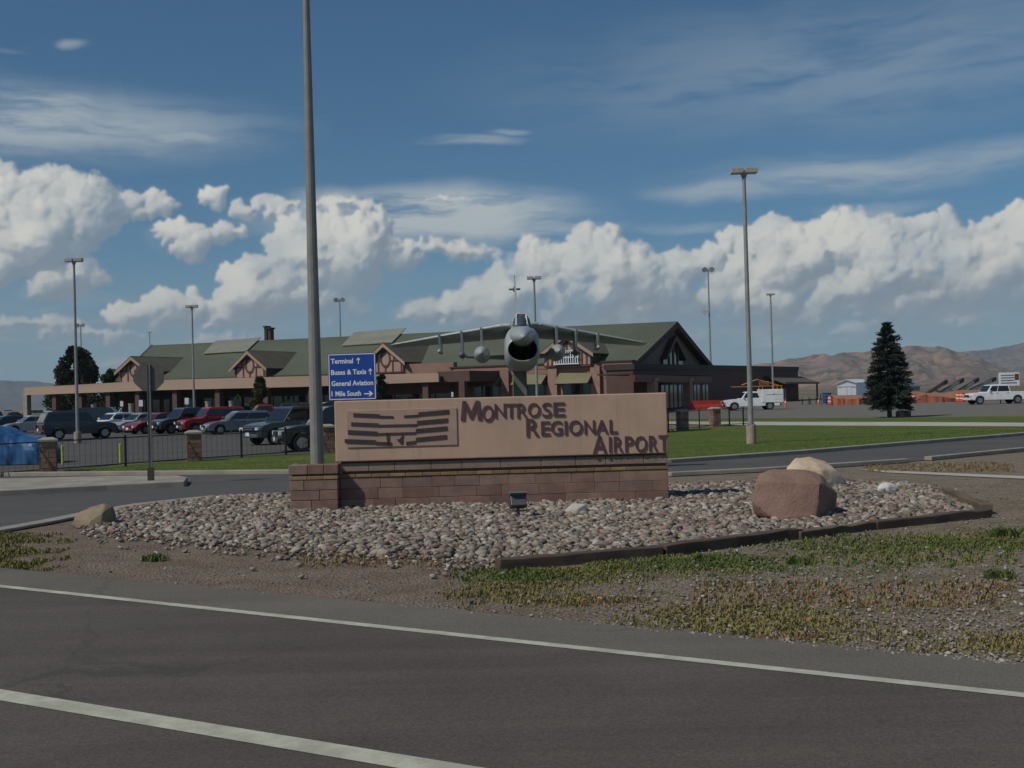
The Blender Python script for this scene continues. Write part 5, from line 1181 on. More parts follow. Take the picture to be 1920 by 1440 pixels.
def vehicle(name, label, cat, kind, paint_, x, y, heading, group=None, z=0, opts=()):
    K = KIND[kind]; L, W, r = K['L'], K['W'], K['r']; hw = W / 2; t = thing(name, label, cat, (x, y, z), heading, group)
    c0, c1, c2, c3 = K['cab']; xf, xr = L / 2, -L / 2; bz = K['belt']
    # lower body outline with wheel arches
    P = [(xr + .03, K['z0'] + .12), (xr + .10, K['z0'])]
    def arch(ax):
        ra = r * 1.20; a0 = math.asin(min(.95, (K['z0'] - r) / ra)) if K['z0'] > r else -math.asin((r - K['z0']) / ra)
        return [(ax - math.cos(a0 + (math.pi - 2 * a0) * k / 10) * ra, r + math.sin(a0 + (math.pi - 2 * a0) * k / 10) * ra) for k in range(11)]
    P += arch(K['ra']) + arch(K['fa']) + [(xf - .12, K['z0']), (xf - .02, K['z0'] + .10), (xf, K['z0'] + .30), (xf - .05, K['hood'][0] - .10), (xf - .16, K['hood'][0]), ((xf + c0) / 2, (K['hood'][0] * .35 + K['hood'][1] * .65)), (c0 + .02, K['hood'][1]), (c0, bz)]
    if 'bed' in K: P += [(K['bed'][0] + .02, bz), (xr + .06, bz), (xr + .01, bz - .1)]
    else: P += [(c3, bz), (xr + .10, K['tail']), (xr + .02, K['tail'] - .12)]
    b = MB(); b.prism(P, (0, -hw, 0), (1, 0, 0), (0, 0, 1), (0, 1, 0), W)
    # pinch the ends in plan so that bumpers round off
    b.v = [(vx - (.16 * (abs(vy) / hw) ** 2 if vx > xf - .35 else (-.10 * (abs(vy) / hw) ** 2 if vx < xr + .3 else 0)), vy * (1 - .035 * max(0, (vz - .75))), vz) for vx, vy, vz in b.v]
    b.build('body', paint_, t, bevel=.035)
    # cabin
    rw, bw = hw * K['tw'] + .04, hw - .06; rz = K['roof']
    sec = [(c0, bz - .02, bw), (c1, rz - .03, rw), (c2, rz - .02, rw), (c3, bz - .02, bw)]
    cb = MB(); mid = (c1 + c2) / 2
    Pf = [(c0, bz - .03, bw), (c1 + .08, rz - .06, rw), (c1 - .12, rz, rw - .03), (mid, rz + .02, rw - .03), (c2 + .12, rz - .01, rw - .03), (c2, rz - .07, rw), (c3, bz - .03, bw)]
    n = len(Pf); vs = [(p[0], -p[2], p[1]) for p in Pf] + [(p[0], p[2], p[1]) for p in Pf]
    cb.add(vs, [tuple(range(n)), tuple(range(2 * n - 1, n - 1, -1))] + [(k, n + k, n + (k + 1) % n, (k + 1) % n) for k in range(n)]); cb.build('cabin', paint_, t, bevel=.03)
    def side_w(z): f = (z - bz) / (rz - bz); return bw + (rw - bw) * f
    def xa(z, a, b_): f = (z - bz) / (rz - .06 - bz); return a + (b_ - a) * f
    zl, zh = bz + .03, rz - .13
    f0 = (xa(zl, c0, c1 + .08) - .14, xa(zh, c0, c1 + .08) - .12); r0 = (xa(zl, c3, c2) + .12, xa(zh, c3, c2) + .10)
    nW = 3 if (c1 - c2) > 2.1 else 2
    if kind in ('pickup',): nW = 1
    for s_ in (-1, 1):
        cuts = [0, 1] if nW == 1 else ([0, .40, 1] if nW == 2 else [0, .34, .68, 1])
        for a, b_ in zip(cuts[:-1], cuts[1:]):
            q = []
            for f, z_ in ((a, zl), (b_, zl), (b_, zh), (a, zh)):
                fr, re = (f0[0], r0[0]) if z_ == zl else (f0[1], r0[1]); e = .035 if f == a and a > 0 else (-.035 if f == b_ and b_ < 1 else 0)
                q.append((fr + (re - fr) * f - e, s_ * (side_w(z_) + .006), z_))
            w = MB(); w.add(q + [(v[0], v[1] - s_ * .03, v[2]) for v in q], [(0, 1, 2, 3), (7, 6, 5, 4), (0, 4, 5, 1), (1, 5, 6, 2), (2, 6, 7, 3), (3, 7, 4, 0)]); w.build('side_window', M['carglass'], t)
    def glassq(xa_, za_, wa, xb_, zb_, wb, nm, off):
        w = MB(); q = [(xa_ + off, -wa, za_), (xa_ + off, wa, za_), (xb_ + off, wb, zb_), (xb_ + off, -wb, zb_)]; w.add(q + [(v[0] - off * 3, v[1], v[2] - .01) for v in q], [(0, 1, 2, 3), (7, 6, 5, 4), (0, 4, 5, 1), (1, 5, 6, 2), (2, 6, 7, 3), (3, 7, 4, 0)]); w.build(nm, M['carglass'], t)
    glassq(xa(zl, c0, c1 + .08), zl, bw - .08, xa(zh + .04, c0, c1 + .08), zh + .04, rw - .06, 'windscreen', .012)
    glassq(xa(zl + .04, c3, c2), zl + .04, bw - .12, xa(zh, c3, c2), zh, rw - .08, 'rear_window', -.012)
    # wheels
    for ax in (K['fa'], K['ra']):
        for s_ in (-1, 1):
            yy = s_ * (hw - .12); w = MB(); R_ = [(r * .62, -.11), (r * .92, -.115), (r, -.08), (r, .08), (r * .92, .115), (r * .62, .11)]
            w.loft([[(ax + math.cos(a) * q, yy + o_, r + math.sin(a) * q) for a in [2 * math.pi * k / 20 for k in range(20)]] for q, o_ in R_]); wo_ = w.build('wheel', M['tyre'], t, smooth=False)
            w = MB(); o1 = s_ * .118
            w.cyl((ax, yy + s_ * .02, r), (ax, yy + s_ * .112, r), r * .64, r * .60, 20)
            for k in range(5):
                a = 2 * math.pi * k / 5; w.prism([(math.cos(a - .16) * r * .1, math.sin(a - .16) * r * .1), (math.cos(a - .16) * r * .64, math.sin(a - .16) * r * .64), (math.cos(a + .16) * r * .64, math.sin(a + .16) * r * .64), (math.cos(a + .16) * r * .1, math.sin(a + .16) * r * .1)], (ax, yy + s_ * .112, r), (1, 0, 0), (0, 0, 1), (0, s_, 0), .02)
            w.build('rim', M['rim'], wo_)
    # front and rear details
    hz_ = K['hood'][0]
    for s_ in (-1, 1):
        w = MB(); w.box((xf - .13, s_ * (hw - .26), hz_ - .17), (.14, .36, .17), rz=-s_ * .22); w.build('headlight', M['lamp'], t, bevel=.02)
        w = MB(); w.box((xr + .10, s_ * (hw - .13), K['tail'] - .26), (.14, .20, .30)); w.build('tail_light', M['tail'], t, bevel=.015)
        w = MB(); w.box((c0 - .22, s_ * (hw + .06), bz + .10), (.12, .18, .14)); w.box((c0 - .22, s_ * (hw - .03), bz + .05), (.05, .12, .04)); w.build('mirror', paint_, t, bevel=.015)
    w = MB(); w.bb((xf - .06, -(hw - .48), hz_ - .27), (xf - .005, hw - .48, hz_ - .09)); g = w.build('grille', M['trim'], t)
    if 'chrome' in opts:
        w = MB(); w.bb((xf - .004, -(hw - .5), hz_ - .20), (xf + .012, hw - .5, hz_ - .16)); w.bb((xf - .004, -(hw - .46), hz_ - .10), (xf + .012, hw - .46, hz_ - .07)); w.build('grille_bar', M['chrome'], g)
    for nm, xx in (('front_bumper', xf - .06), ('rear_bumper', xr + .06)):
        w = MB(); w.bb((xx - .07, -(hw - .16), K['z0'] + .03), (xx + .07, hw - .16, K['z0'] + .21)); w.build(nm, M['trim'] if 'darkbumper' in opts else (M['chrome'] if 'chrome' in opts else paint_), t, bevel=.03)
    for nm, xx in (('licence_plate', xf + .012), ('licence_plate', xr - .012)):
        w = MB(); w.box((xx, 0, K['z0'] + .18 if xx > 0 else K['tail'] - .42), (.012, .31, .155)); w.build(nm, M['white'], t)
    if 'rack' in opts:
        w = MB(); 
        for s_ in (-1, 1): w.bb((c2 + .2, s_ * (rw - .1) - .02, rz + .05), (c1 - .3, s_ * (rw - .1) + .02, rz + .09))
        for k in (.25, .75): xx = c2 + .2 + (c1 - c2 - .5) * k; w.bb((xx - .02, -rw + .1, rz), (xx + .02, rw - .1, rz + .085))
        w.build('roof_rack', M['trim'], t)
    if 'bed' in K and 'utility' not in opts:
        w = MB(); w.bb((K['bed'][1] + .10, -hw + .14, bz - .01), (K['bed'][0] - .02, hw - .14, bz + .006)); w.build('bed_cover', M['trim'] if 'openbed' in opts or True else paint_, t)
    for s_ in (-1, 1):
        for xx in ((c0 + c1) / 2 - .25, (c0 + c1) / 2 - 1.25):
            w = MB(); w.bb((xx - .09 - .45, s_ * (hw - .004), bz - .14), (xx + .09 - .45, s_ * (hw + .018), bz - .11)); w.build('door_handle', M['trim'] if 'chrome' not in opts else M['chrome'], t)
            if 'bed' in K and kind == 'pickup': break
    return t
C_ = dict(white=paint('white_car_paint', (.80, .81, .82)), silver=paint('silver_car_paint', (.36, .37, .38)), red=paint('red_car_paint', (.36, .012, .018)), dred=paint('dark_red_car_paint', (.20, .015, .018)),
          black=paint('black_car_paint', (.012, .013, .015)), slate=paint('slate_blue_car_paint', (.032, .042, .058)), bluegrey=paint('blue_grey_car_paint', (.16, .18, .22)), green=paint('dark_green_grey_car_paint', (.034, .043, .042)), teal=paint('dark_teal_car_paint', (.02, .05, .06)), tan=paint('pale_gold_car_paint', (.33, .29, .22)))
PG = 'cars parked in the car park'
def park(px, base, kind, col, label, head, dx=0, cat='car', name=None, opts=()):
    """px, base: pixel where the middle of the near side meets the ground"""
    p = G(px, base); return vehicle(name or ('parked_' + {'pickup': 'pickup', 'xcab': 'pickup', 'suv': 'suv', 'van': 'van'}.get(kind, 'car')), label, cat, kind, C_[col], p.x, p.y, R(head), PG, opts=opts)
# heading 0 = pointing right (+x), 180 = left, 270 = towards us
park(146, 823, 'suv', 'slate', 'dark slate blue suv seen from behind at the left lamp post', 36, opts=('rack',), cat='suv')
park(190, 803, 'van', 'black', 'tall black van behind the slate blue suv', 8, cat='van')
park(58, 812, 'sedan', 'silver', 'silver car facing left, close behind the blue covered car', 215)
park(8, 812, 'sedan', 'teal', 'dark teal car at the left edge of the picture', 225)
park(214, 810, 'hatch', 'white', 'whitish small car facing us beside the black van', 232, name='parked_car')
park(262, 810, 'sedan', 'silver', 'pale silver car between the whitish hatchback and the dark red car', 228)
park(296, 812, 'sedan', 'dred', 'dark red car just left of the stop sign post', 226)
park(347, 812, 'suv', 'slate', 'dark blue grey suv left of the bright red suv', 222, cat='suv', opts=('darkbumper',))
park(398, 812, 'suv', 'red', 'bright red suv with chrome grille in the middle of the parked row', 214, cat='suv', opts=('chrome',))
park(448, 813, 'wagon', 'bluegrey', 'blue grey station wagon in front of the red pickup', 208)
park(497, 797, 'pickup', 'red', 'bright red pickup behind the blue grey wagon', 200, cat='pickup')
park(548, 831, 'suv', 'green', 'dark grey green suv with chrome grille left of the thick pole', 222, cat='suv', opts=('chrome', 'rack'))
park(626, 843, 'suv', 'black', 'black suv with bright wheels behind the thick pole', 200, cat='suv')
park(590, 815, 'suv', 'slate', 'dark suv with roof rack behind the black suv', 205, cat='suv', opts=('rack',))
park(640, 822, 'van', 'black', 'black van just behind the left end of the name sign', 200, cat='van')
# farther rows
rr = random.Random(14)
far = [(92, 775, 'pickup', 'white', 'white pickup far back under the left end of the canopy', 185), (132, 776, 'suv', 'white', 'white suv in the far row left of the lamp post', 182), (425, 783, 'suv', 'white', 'white suv roof showing behind the bright red suv', 185), (545, 783, 'van', 'silver', 'silver van in the far row left of the thick pole', 190),
       (24, 788, 'sedan', 'black', 'black car in the second row at far left', 200), (60, 786, 'suv', 'tan', 'pale gold suv in the second row at far left', 195), (100, 787, 'sedan', 'slate', 'dark blue car in the second row behind the slate suv', 200), (235, 785, 'suv', 'white', 'white suv in the back row left of the stop sign', 190), (300, 786, 'sedan', 'silver', 'silver car in the back row right of the stop sign', 195), (345, 785, 'suv', 'black', 'black suv in the back row behind the dark blue grey suv', 190),
       (505, 786, 'sedan', 'bluegrey', 'blue grey car in the back row behind the red pickup', 190), (570, 790, 'suv', 'dred', 'dark red suv in the back row at the thick pole', 192), (12, 776, 'suv', 'silver', 'silver suv in the farthest row at the left edge', 190), (50, 775, 'sedan', 'white', 'white car in the farthest row below the canopy corner', 190), (175, 776, 'sedan', 'green', 'dark green car in the farthest row right of the left lamp post', 190), (215, 775, 'sedan', 'bluegrey', 'blue grey car in the farthest row below the canopy', 186), (385, 778, 'sedan', 'black', 'black car in the farthest row above the bright red suv', 186), (470, 777, 'suv', 'silver', 'silver suv in the farthest row by the small shrub', 186), (-30, 800, 'suv', 'black', 'black suv partly cut off by the left edge', 200)]
for a in far: park(a[0], a[1], a[2], a[3], a[4], a[5], cat={'pickup': 'pickup', 'suv': 'suv', 'van': 'van'}.get(a[2], 'car'))
# car under a blue tarpaulin
p = G(38, 872); tarp = thing('covered_car', 'car wrapped in a creased bright blue tarpaulin at the left edge', 'car', (p.x - 1.5, p.y + .8, 0), R(4))
mt, Tt, bt = principled('blue_tarpaulin'); tt = Tt.new('ShaderNodeTexCoord'); Tt.link(Tt.mix(Tt.ss(Tt.noise(tt.outputs['Object'], 3, 4), .35, .65), (.028, .115, .27), (.018, .08, .21)), bt.inputs['Base Color']); bt.inputs['Roughness'].default_value = .38
m_ = MB(); prof = [(-2.35, .10), (-2.42, .55), (-2.25, .86), (-1.7, 1.02), (-1.2, 1.28), (-.6, 1.40), (.3, 1.40), (.9, 1.22), (1.3, 1.02), (1.9, .94), (2.25, .80), (2.38, .5), (2.33, .10)]
NX, NC = 64, 36; rings = []
for i in range(NX + 1):
    f = i / NX * (len(prof) - 1); k = min(int(f), len(prof) - 2); f -= k; x = prof[k][0] * (1 - f) + prof[k + 1][0] * f; h = prof[k][1] * (1 - f) + prof[k + 1][1] * f
    e = min(1, (2.5 - abs(x)) * 2.2); ring_ = []
    for j in range(NC + 1):
        a = math.pi * j / NC; c, s_ = math.cos(a), math.sin(a); yy = math.copysign(abs(c) ** .55, c) * (.95 * (.55 + .45 * e)); zz = h * (abs(s_) ** .55)
        fold = (fb(x * 2.6 + zz * 1.6, yy * 1.2 + zz * .5, 4) - .5) * .17 + (abs(fb(x * 6.5 - zz * 3.5, 4.0 + yy * 2, 4) - .5)) * .30; k2 = 1 + fold * (1.25 - zz / 1.6)
        ring_.append((x + fold * .4, yy * k2, max(.03, zz * (1 + fold * .5))))
    rings.append(ring_)
m_.loft(rings, close=False, cap0=False, cap1=False); tp_ = m_.build('tarpaulin', mt, tarp, smooth=True)
for x in (-1.35, 1.35):
    for s_ in (-1, 1): m_ = MB(); m_.cyl((x, s_ * .72, .28), (x, s_ * .92, .28), .29, n=16); m_.build('wheel', M['tyre'], tarp)
m_ = MB()
for k, x in enumerate((-1.5, .2, 1.7)): m_.cyl((x, -1.02, .03), (x + .05, -.98, .6), .012, n=5)
m_.build('tie_rope', M['white'], tarp) if False else None

# ------------------------------------------------------------ utility truck with ladders
p = G(1408, 769); ut = vehicle('utility_truck', 'white utility truck with tool boxes and orange ladders on its roof rack', 'truck', 'pickup', C_['white'], p.x, p.y, R(180), opts=('utility', 'darkbumper'))
for s_ in (-1, 1):
    b_ = MB(); b_.bb((-2.95, s_ * .62, .72), (-.86, s_ * 1.02, 1.98)); bx_ = b_.build('tool_box', C_['white'], ut, bevel=.02)
    for (x0, x1, z0, z1) in ((-2.88, -1.28, 1.46, 1.92), (-2.88, -1.95, .98, 1.40), (-1.20, -.92, .80, 1.92)):
        b_ = MB(); b_.bb((x0, s_ * 1.015, z0), (x1, s_ * 1.032, z1)); b_.build('box_door', C_['white'], bx_, bevel=.008)
    b_ = MB(); b_.bb((-2.88, s_ * 1.02, 1.425), (-1.28, s_ * 1.026, 1.455)); b_.bb((-2.1, s_ * 1.033, 1.50), (-1.95, s_ * 1.05, 1.54)); b_.build('box_trim', M['trim'], bx_)
b_ = MB(); b_.bb((-2.9, -.62, .95), (-.9, .62, 1.05)); b_.build('load_floor', M['galv'], ut)
M['ladder'] = mat('orange_fibreglass', (.60, .25, .025), (.5, .2, .03), rough=.5)
b_ = MB()
for x in (-2.8, -1.0, .2, 1.35):
    for s_ in (-1, 1):
        if x < 0: b_.cyl((x, s_ * .85, 1.95), (x, s_ * .85, 2.28), .03, n=6)
    b_.bb((x - .03, -.88, 2.26), (x + .03, .88, 2.31))
for s_ in (-1, 1): b_.bb((-2.9, s_ * .86 - .025, 2.26), (1.7, s_ * .86 + .025, 2.32))
b_.build('roof_rack', M['ladder'], ut)
lad = thing('ladder', 'orange ladder lying tilted on the rack of the utility truck', 'ladder', (p.x, p.y, 2.33), R(180))
b_ = MB()
for s_ in (.15, .55):
    b_.cyl((-2.6, s_, .02), (-.6, s_, .62), .035, n=6); b_.cyl((-.6, s_, .62), (.9, s_, .12), .035, n=6)
for k in range(7): f = (k + .5) / 7; b_.cyl((-2.6 + 2 * f, .15, .02 + .6 * f), (-2.6 + 2 * f, .55, .02 + .6 * f), .02, n=5)
b_.build('ladder_frame', M['ladder'], lad)
b_ = MB(); b_.box((-1.3, .1, .22), (.9, .5, .42)); b_.build('tool_bundle', mat('dark_bundle', (.30, .12, .05), (.10, .08, .06), scale=3), lad, bevel=.05)
# white pickup at the right with a sign board in its bed
p = G(1868, 757.5); wt = vehicle('parked_pickup', 'white extended cab pickup facing left in the yard at the right edge', 'pickup', 'xcab', C_['white'], p.x, p.y, R(181), opts=())
q = D(1903, 755, p.y + .2); bd = thing('site_board', 'white site board with grey lines standing beside the white pickup at right', 'sign', (q.x, p.y + 1.4, 0), R(-4))
zt_, zm_ = D(1903, 698, p.y + 1.4).z, D(1903, 723, p.y + 1.4).z
MB().bb((-.95, -.03, zm_), (1.0, .03, zt_)).build('board', M['white'], bd)
b_ = MB(); 
for k in range(4): b_.bb((-.75, -.04, zm_ + .22 + k * (zt_ - zm_ - .3) / 4), (.75 - .25 * (k % 2), -.032, zm_ + .22 + k * (zt_ - zm_ - .3) / 4 + .10))
stuff(b_.build('printed_line', mat('grey_print', (.12, .13, .15)), bd))
b_ = MB(); b_.bb((.55, -.036, zt_ - .75), (.95, -.031, zt_ - .15)); b_.build('dark_panel', mat('red_brown_print', (.12, .04, .03)), bd)
for x in (-.8, .8): MB().bb((x - .05, .031, 0), (x + .05, .1, zt_)).build('board_post', M['galv'], bd)

# ------------------------------------------------------------ yard things on the right
M['orange'] = mat('orange_plastic', (.75, .09, .02), (.62, .08, .02), rough=.45); M['redpl'] = mat('red_barrier_plastic', (.38, .035, .02), (.32, .03, .02), rough=.45)
p = G(1327, 768); br = thing('water_barrier', 'long low orange red plastic barrier in front of the terminal entrance', 'barrier', (p.x, p.y, 0), R(4))
for k in range(3):
    b_ = MB(); b_.prism([(-.28, 0), (.28, 0), (.24, .35), (.12, .55), (.10, .95), (-.10, .95), (-.12, .55), (-.24, .35)], (-2.1 + k * 1.42, 0, 0), (0, 1, 0), (0, 0, 1), (1, 0, 0), 1.38); b_.build('barrier_unit', M['redpl'], br, bevel=.02)
def cone(px, base, label, h=.75, drum=False):
    p = G(px, base); t = thing('traffic_drum' if drum else 'traffic_cone', label, 'drum' if drum else 'cone', (p.x, p.y, 0), 0, 'orange markers round the building site'); b_ = MB()
    if drum:
        b_.cyl((0, 0, .02), (0, 0, 1.05), .29, .24, 14); b_.build('drum_body', M['orange'], t)
        for z in (.35, .72): MB().cyl((0, 0, z), (0, 0, z + .12), .287 - z * .03, .283 - z * .03, 14).build('white_band', M['white'], t)
        MB().cyl((0, 0, 0), (0, 0, .06), .36, n=12).build('rubber_foot', M['tyre'], t)
    else:
        b_.cyl((0, 0, .03), (0, 0, h), .16, .03, 12); b_.build('cone_body', M['orange'], t); MB().bb((-.2, -.2, 0), (.2, .2, .035)).build('cone_foot', M['orange'], t)
        MB().cyl((0, 0, h * .5), (0, 0, h * .68), .105, .08, 12, cap=False).build('white_band', M['white'], t)
cone(1557, 759, 'tall orange drum at the left end of the orange mesh fence', drum=True); cone(1535, 759, 'small orange cone left of the tall orange drum'); cone(1713, 756, 'orange drum just right of the spruce', drum=True); cone(1797, 753.5, 'orange drum at the nose of the white pickup', drum=True); cone(1804, 753.5, 'second orange drum touching the first at the nose of the white pickup', drum=True); cone(1473, 764, 'orange cone close behind the utility truck', 1.0)
# orange mesh fence with sagging top
M['mesh'] = mat('orange_mesh', (.52, .15, .065), (.40, .13, .07), rough=.8, scale=1.2, grain=.3, bscale=8)
fnc = thing('mesh_fence', 'sagging orange plastic mesh fence round the building site behind the spruce', 'fence', (0, 0, 0))
cols = [(1558, 742, 760), (1580, 747, 760), (1610, 746, 759.5), (1640, 744, 759), (1670, 742, 758.5), (1700, 744, 758), (1735, 739, 757), (1765, 743, 756.5), (1800, 746, 756), (1815, 746, 755.5)]
Yf = [126, 126, 126, 127, 127, 128, 128, 128, 129, 129]
for k in range(len(cols) - 1):
    a, b_ = cols[k], cols[k + 1]; m_ = MB()
    A0, A1 = D(a[0], 740, Yf[k]), D(b_[0], 740, Yf[k + 1]); ha, hb_ = D(a[0], a[1], Yf[k]).z, D(b_[0], b_[1], Yf[k + 1]).z; N = 6; rg = []
    for i in range(N + 1):
        f = i / N; P = A0 * (1 - f) + A1 * f; h = ha * (1 - f) + hb_ * f - math.sin(math.pi * f) * .12; dy = math.sin(f * 9 + k) * .05
        rg.append([(P.x, P.y + dy, 0), (P.x, P.y + dy + .02, 0), (P.x, P.y + dy + .02, max(.2, h)), (P.x, P.y + dy, max(.2, h))])
    m_.loft(rg); m_.build('mesh_panel', M['mesh'], fnc)
    m_ = MB(); m_.cyl((A0.x, A0.y - .04, 0), (A0.x, A0.y - .04, max(.3, ha) + .1), .025, n=6); m_.build('stake', M['galv'], fnc)
# earth bank behind it
mb = MB(); rg = []
for i in range(24):
    f = i / 23; P = D(1560 + 300 * f, 740, 134); h = .9 + .5 * fb(f * 6, 2, 3); rg.append([(P.x, P.y - 2.4, -.1), (P.x, P.y - .6, h * .8), (P.x, P.y + .6, h), (P.x, P.y + 3, -.1)])
mb.loft(rg); struct(mb.build('earth_bank', mat('red_earth', (.30, .15, .095), (.24, .13, .085), rough=.95, scale=1), smooth=True))
# white shed
Ys = 150; a, b_, c = D(1571, 757, Ys), D(1606, 757, Ys), D(1640, 757, Ys + 6)
sh = thing('white_shed', 'small white metal shed with low gabled roof left of the spruce', 'shed', (a.x, a.y, 0), 0)
w = b_.x - a.x; dpt = 6.5; ze = D(1571, 719, Ys).z; zp = D(1590, 713, Ys).z
shear = Vector(((c.x - b_.x), 6.5, 0)).normalized()
sw = mat('white_ribbed_metal', (.80, .82, .84), (.74, .76, .78), rough=.5, scale=1); swd = mat('shed_side_metal', (.42, .46, .49), rough=.5)
o_ = MB(); o_.prism([(0, 0), (0, ze), (w / 2, zp), (w, ze), (w, 0)], (0, 0, 0), (1, 0, 0), (0, 0, 1), (shear.x, shear.y, 0), 7.0); o_.build('wall', sw, sh)
for s_ in (0, 1):
    x0, x1 = (-.15, w / 2) if s_ == 0 else (w + .15, w / 2); o_ = MB(); o_.prism([(x0, ze - .05), (x1, zp + .03), (x1, zp + .13), (x0, ze + .06)], (-shear.x * .15, -.15, 0), (1, 0, 0), (0, 0, 1), (shear.x, shear.y, 0), 7.3); o_.build('roof', M['white'], sh)
o_ = MB(); o_.bb((w * .25, -.03, 0), (w * .75, -.003, ze * .80)); dr_ = o_.build('door', sw, sh); o_ = MB(); o_.bb((w * .49, -.05, 0), (w * .51, -.031, ze * .80)); o_.bb((w * .02, -.05, ze * .80), (w * .98, -.031, ze * .83)); o_.build('door_trim', swd, dr_)
# blue grey roofed building peeping out right of the spruce
Yb = 210; a = D(1690, 750, Yb); b_ = D(1731, 750, Yb); z1 = D(1710, 709, Yb).z; z2 = D(1710, 725, Yb).z
bg_ = thing('hangar', 'low building with blue grey roof showing right behind the spruce', 'building', (a.x, a.y, 0)); w = b_.x - a.x
MB().bb((0, .4, 0), (w - .4, 9, z2)).build('wall', mat('grey_hangar_wall', (.24, .24, .25)), bg_); o_ = MB(); o_.loft([[(-.3, 0, z2), (-.3, 0, z2 + .2), (-.3, 9, z1)], [(w, 0, z2), (w, 0, z2 + .2), (w, 9, z1)]]); o_.build('roof', mat('blue_grey_roof', (.12, .18, .21)), bg_)
# slanting belt loaders parked in a row
M['belt'] = mat('dark_belt', (.05, .045, .045), rough=.7); M['loader'] = mat('pale_loader_frame', (.42, .41, .38), rough=.5)
for i, (xa, ya, xb, yb, hc, lb) in enumerate(((1735, 744, 1777, 718, 'dred', 'dark red belt loader, leftmost of the slanting loaders beyond the mesh fence'), (1758, 744, 1808, 715, 'pale', 'pale belt loader, second from the left in the row beyond the mesh fence'), (1786, 745, 1836, 714, 'pale', 'long pale belt loader with black tip in the middle of the row'), (1822, 735, 1868, 713, 'pale', 'belt loader partly hidden behind the white pickup roof'))):
    Yl = 145 + i * 2; A_, B_ = D(xa, ya, Yl), D(xb, yb, Yl + 3); t = thing('belt_loader', lb, 'belt loader', (A_.x, A_.y, 0), 0, 'slanting belt loaders in the yard')
    d = B_ - Vector((A_.x, A_.y, A_.z)); q0 = Vector((0, 0, A_.z)); q1 = q0 + d; up = Vector((0, 0, .35)); sd_ = Vector((0, .9, 0)); m_ = MB()
    m_.loft([[q0, q0 + sd_, q0 + sd_ + up, q0 + up], [q1, q1 + sd_, q1 + sd_ + up, q1 + up]]); m_.build('boom', M['loader'] if hc == 'pale' else C_['dred'], t)
    m_ = MB(); u2 = up * 1.15; m_.loft([[q0 + up + sd_ * .15, q0 + up + sd_ * .85, q0 + u2 + sd_ * .85, q0 + u2 + sd_ * .15], [q1 + up + sd_ * .15, q1 + up + sd_ * .85, q1 + u2 + sd_ * .85, q1 + u2 + sd_ * .15]]); m_.build('belt', M['belt'], t)
    q2 = q0 + d * .82; q3 = q1; m_ = MB(); m_.loft([[q2 - up * .1 - sd_ * .03, q2 + sd_ * 1.03 - up * .1, q2 + sd_ * 1.03 + up * 1.3, q2 - sd_ * .03 + up * 1.3], [q3 - up * .1 - sd_ * .03, q3 + sd_ * 1.03 - up * .1, q3 + sd_ * 1.03 + up * 1.3, q3 - sd_ * .03 + up * 1.3]]); m_.build('boom_tip', M['belt'], t)
    m_ = MB(); m_.bb((-.3, -.1, .35), (2.6, 1.0, .95)); m_.build('chassis', M['loader'], t, bevel=.04); m_ = MB(); mm = q0 + d * .5; m_.cyl((2.2, .1, .9), mm + Vector((0, .1, 0)), .05, n=6); m_.cyl((2.2, .8, .9), mm + Vector((0, .8, 0)), .05, n=6); m_.build('lift_strut', M['trim'], t)
    for x in (.3, 2.1):
        for y_ in (-.12, .95): MB().cyl((x, y_, .3), (x, y_ + .16, .3), .3, n=14).build('wheel', M['tyre'], t)
# bicycles / barricades by the end of the wing
for i, (px, lb) in enumerate(((1512, 'dark folding barricade nearest the end of the terminal wing'), (1524, 'dark folding barricade in the middle, right of the terminal wing'), (1545, 'dark tall frame barricade next to the orange cone'))):
    p = G(px, 759); t = thing('barricade', lb, 'barricade', (p.x, p.y, 0), R(10 * i), 'barricades at the end of the wing'); h = .95 + .35 * (i == 2)
    for s_ in (-1, 1):
        m_ = MB(); m_.cyl((s_ * .5, -.2, 0), (s_ * .45, 0, h), .03, n=6); m_.cyl((s_ * .5, .2, 0), (s_ * .45, 0, h), .03, n=6); m_.build('leg', M['trim'], t)
    for z in (h * .55, h * .85): m_ = MB(); m_.bb((-.6, -.03, z), (.6, .0, z + .12)); m_.build('board', M['conc'] if z > .7 else M['trim'], t)
p = G(1563, 757); o_ = MB().bb((-.45, -.45, 0), (.45, .45, 1.25)).bb((-.5, -.5, 1.25), (.5, .5, 1.35)).build('storage_bin', mat('blue_bin_plastic', (.02, .08, .30)), bevel=.04); o_.location = (p.x + .3, p.y + 4, 0); tag(o_, 'blue storage bin standing behind the tall orange drum', 'bin')
p = G(1693, 783); o_ = MB().bb((-.35, -.3, 0), (.42, .3, .38)).bb((-.3, -.25, .38), (.3, .25, .44)).build('utility_box', mat('dark_box_metal', (.03, .026, .022)), bevel=.02); o_.location = (p.x, p.y, 0); tag(o_, 'low dark utility box in the grass at the foot of the spruce', 'box')
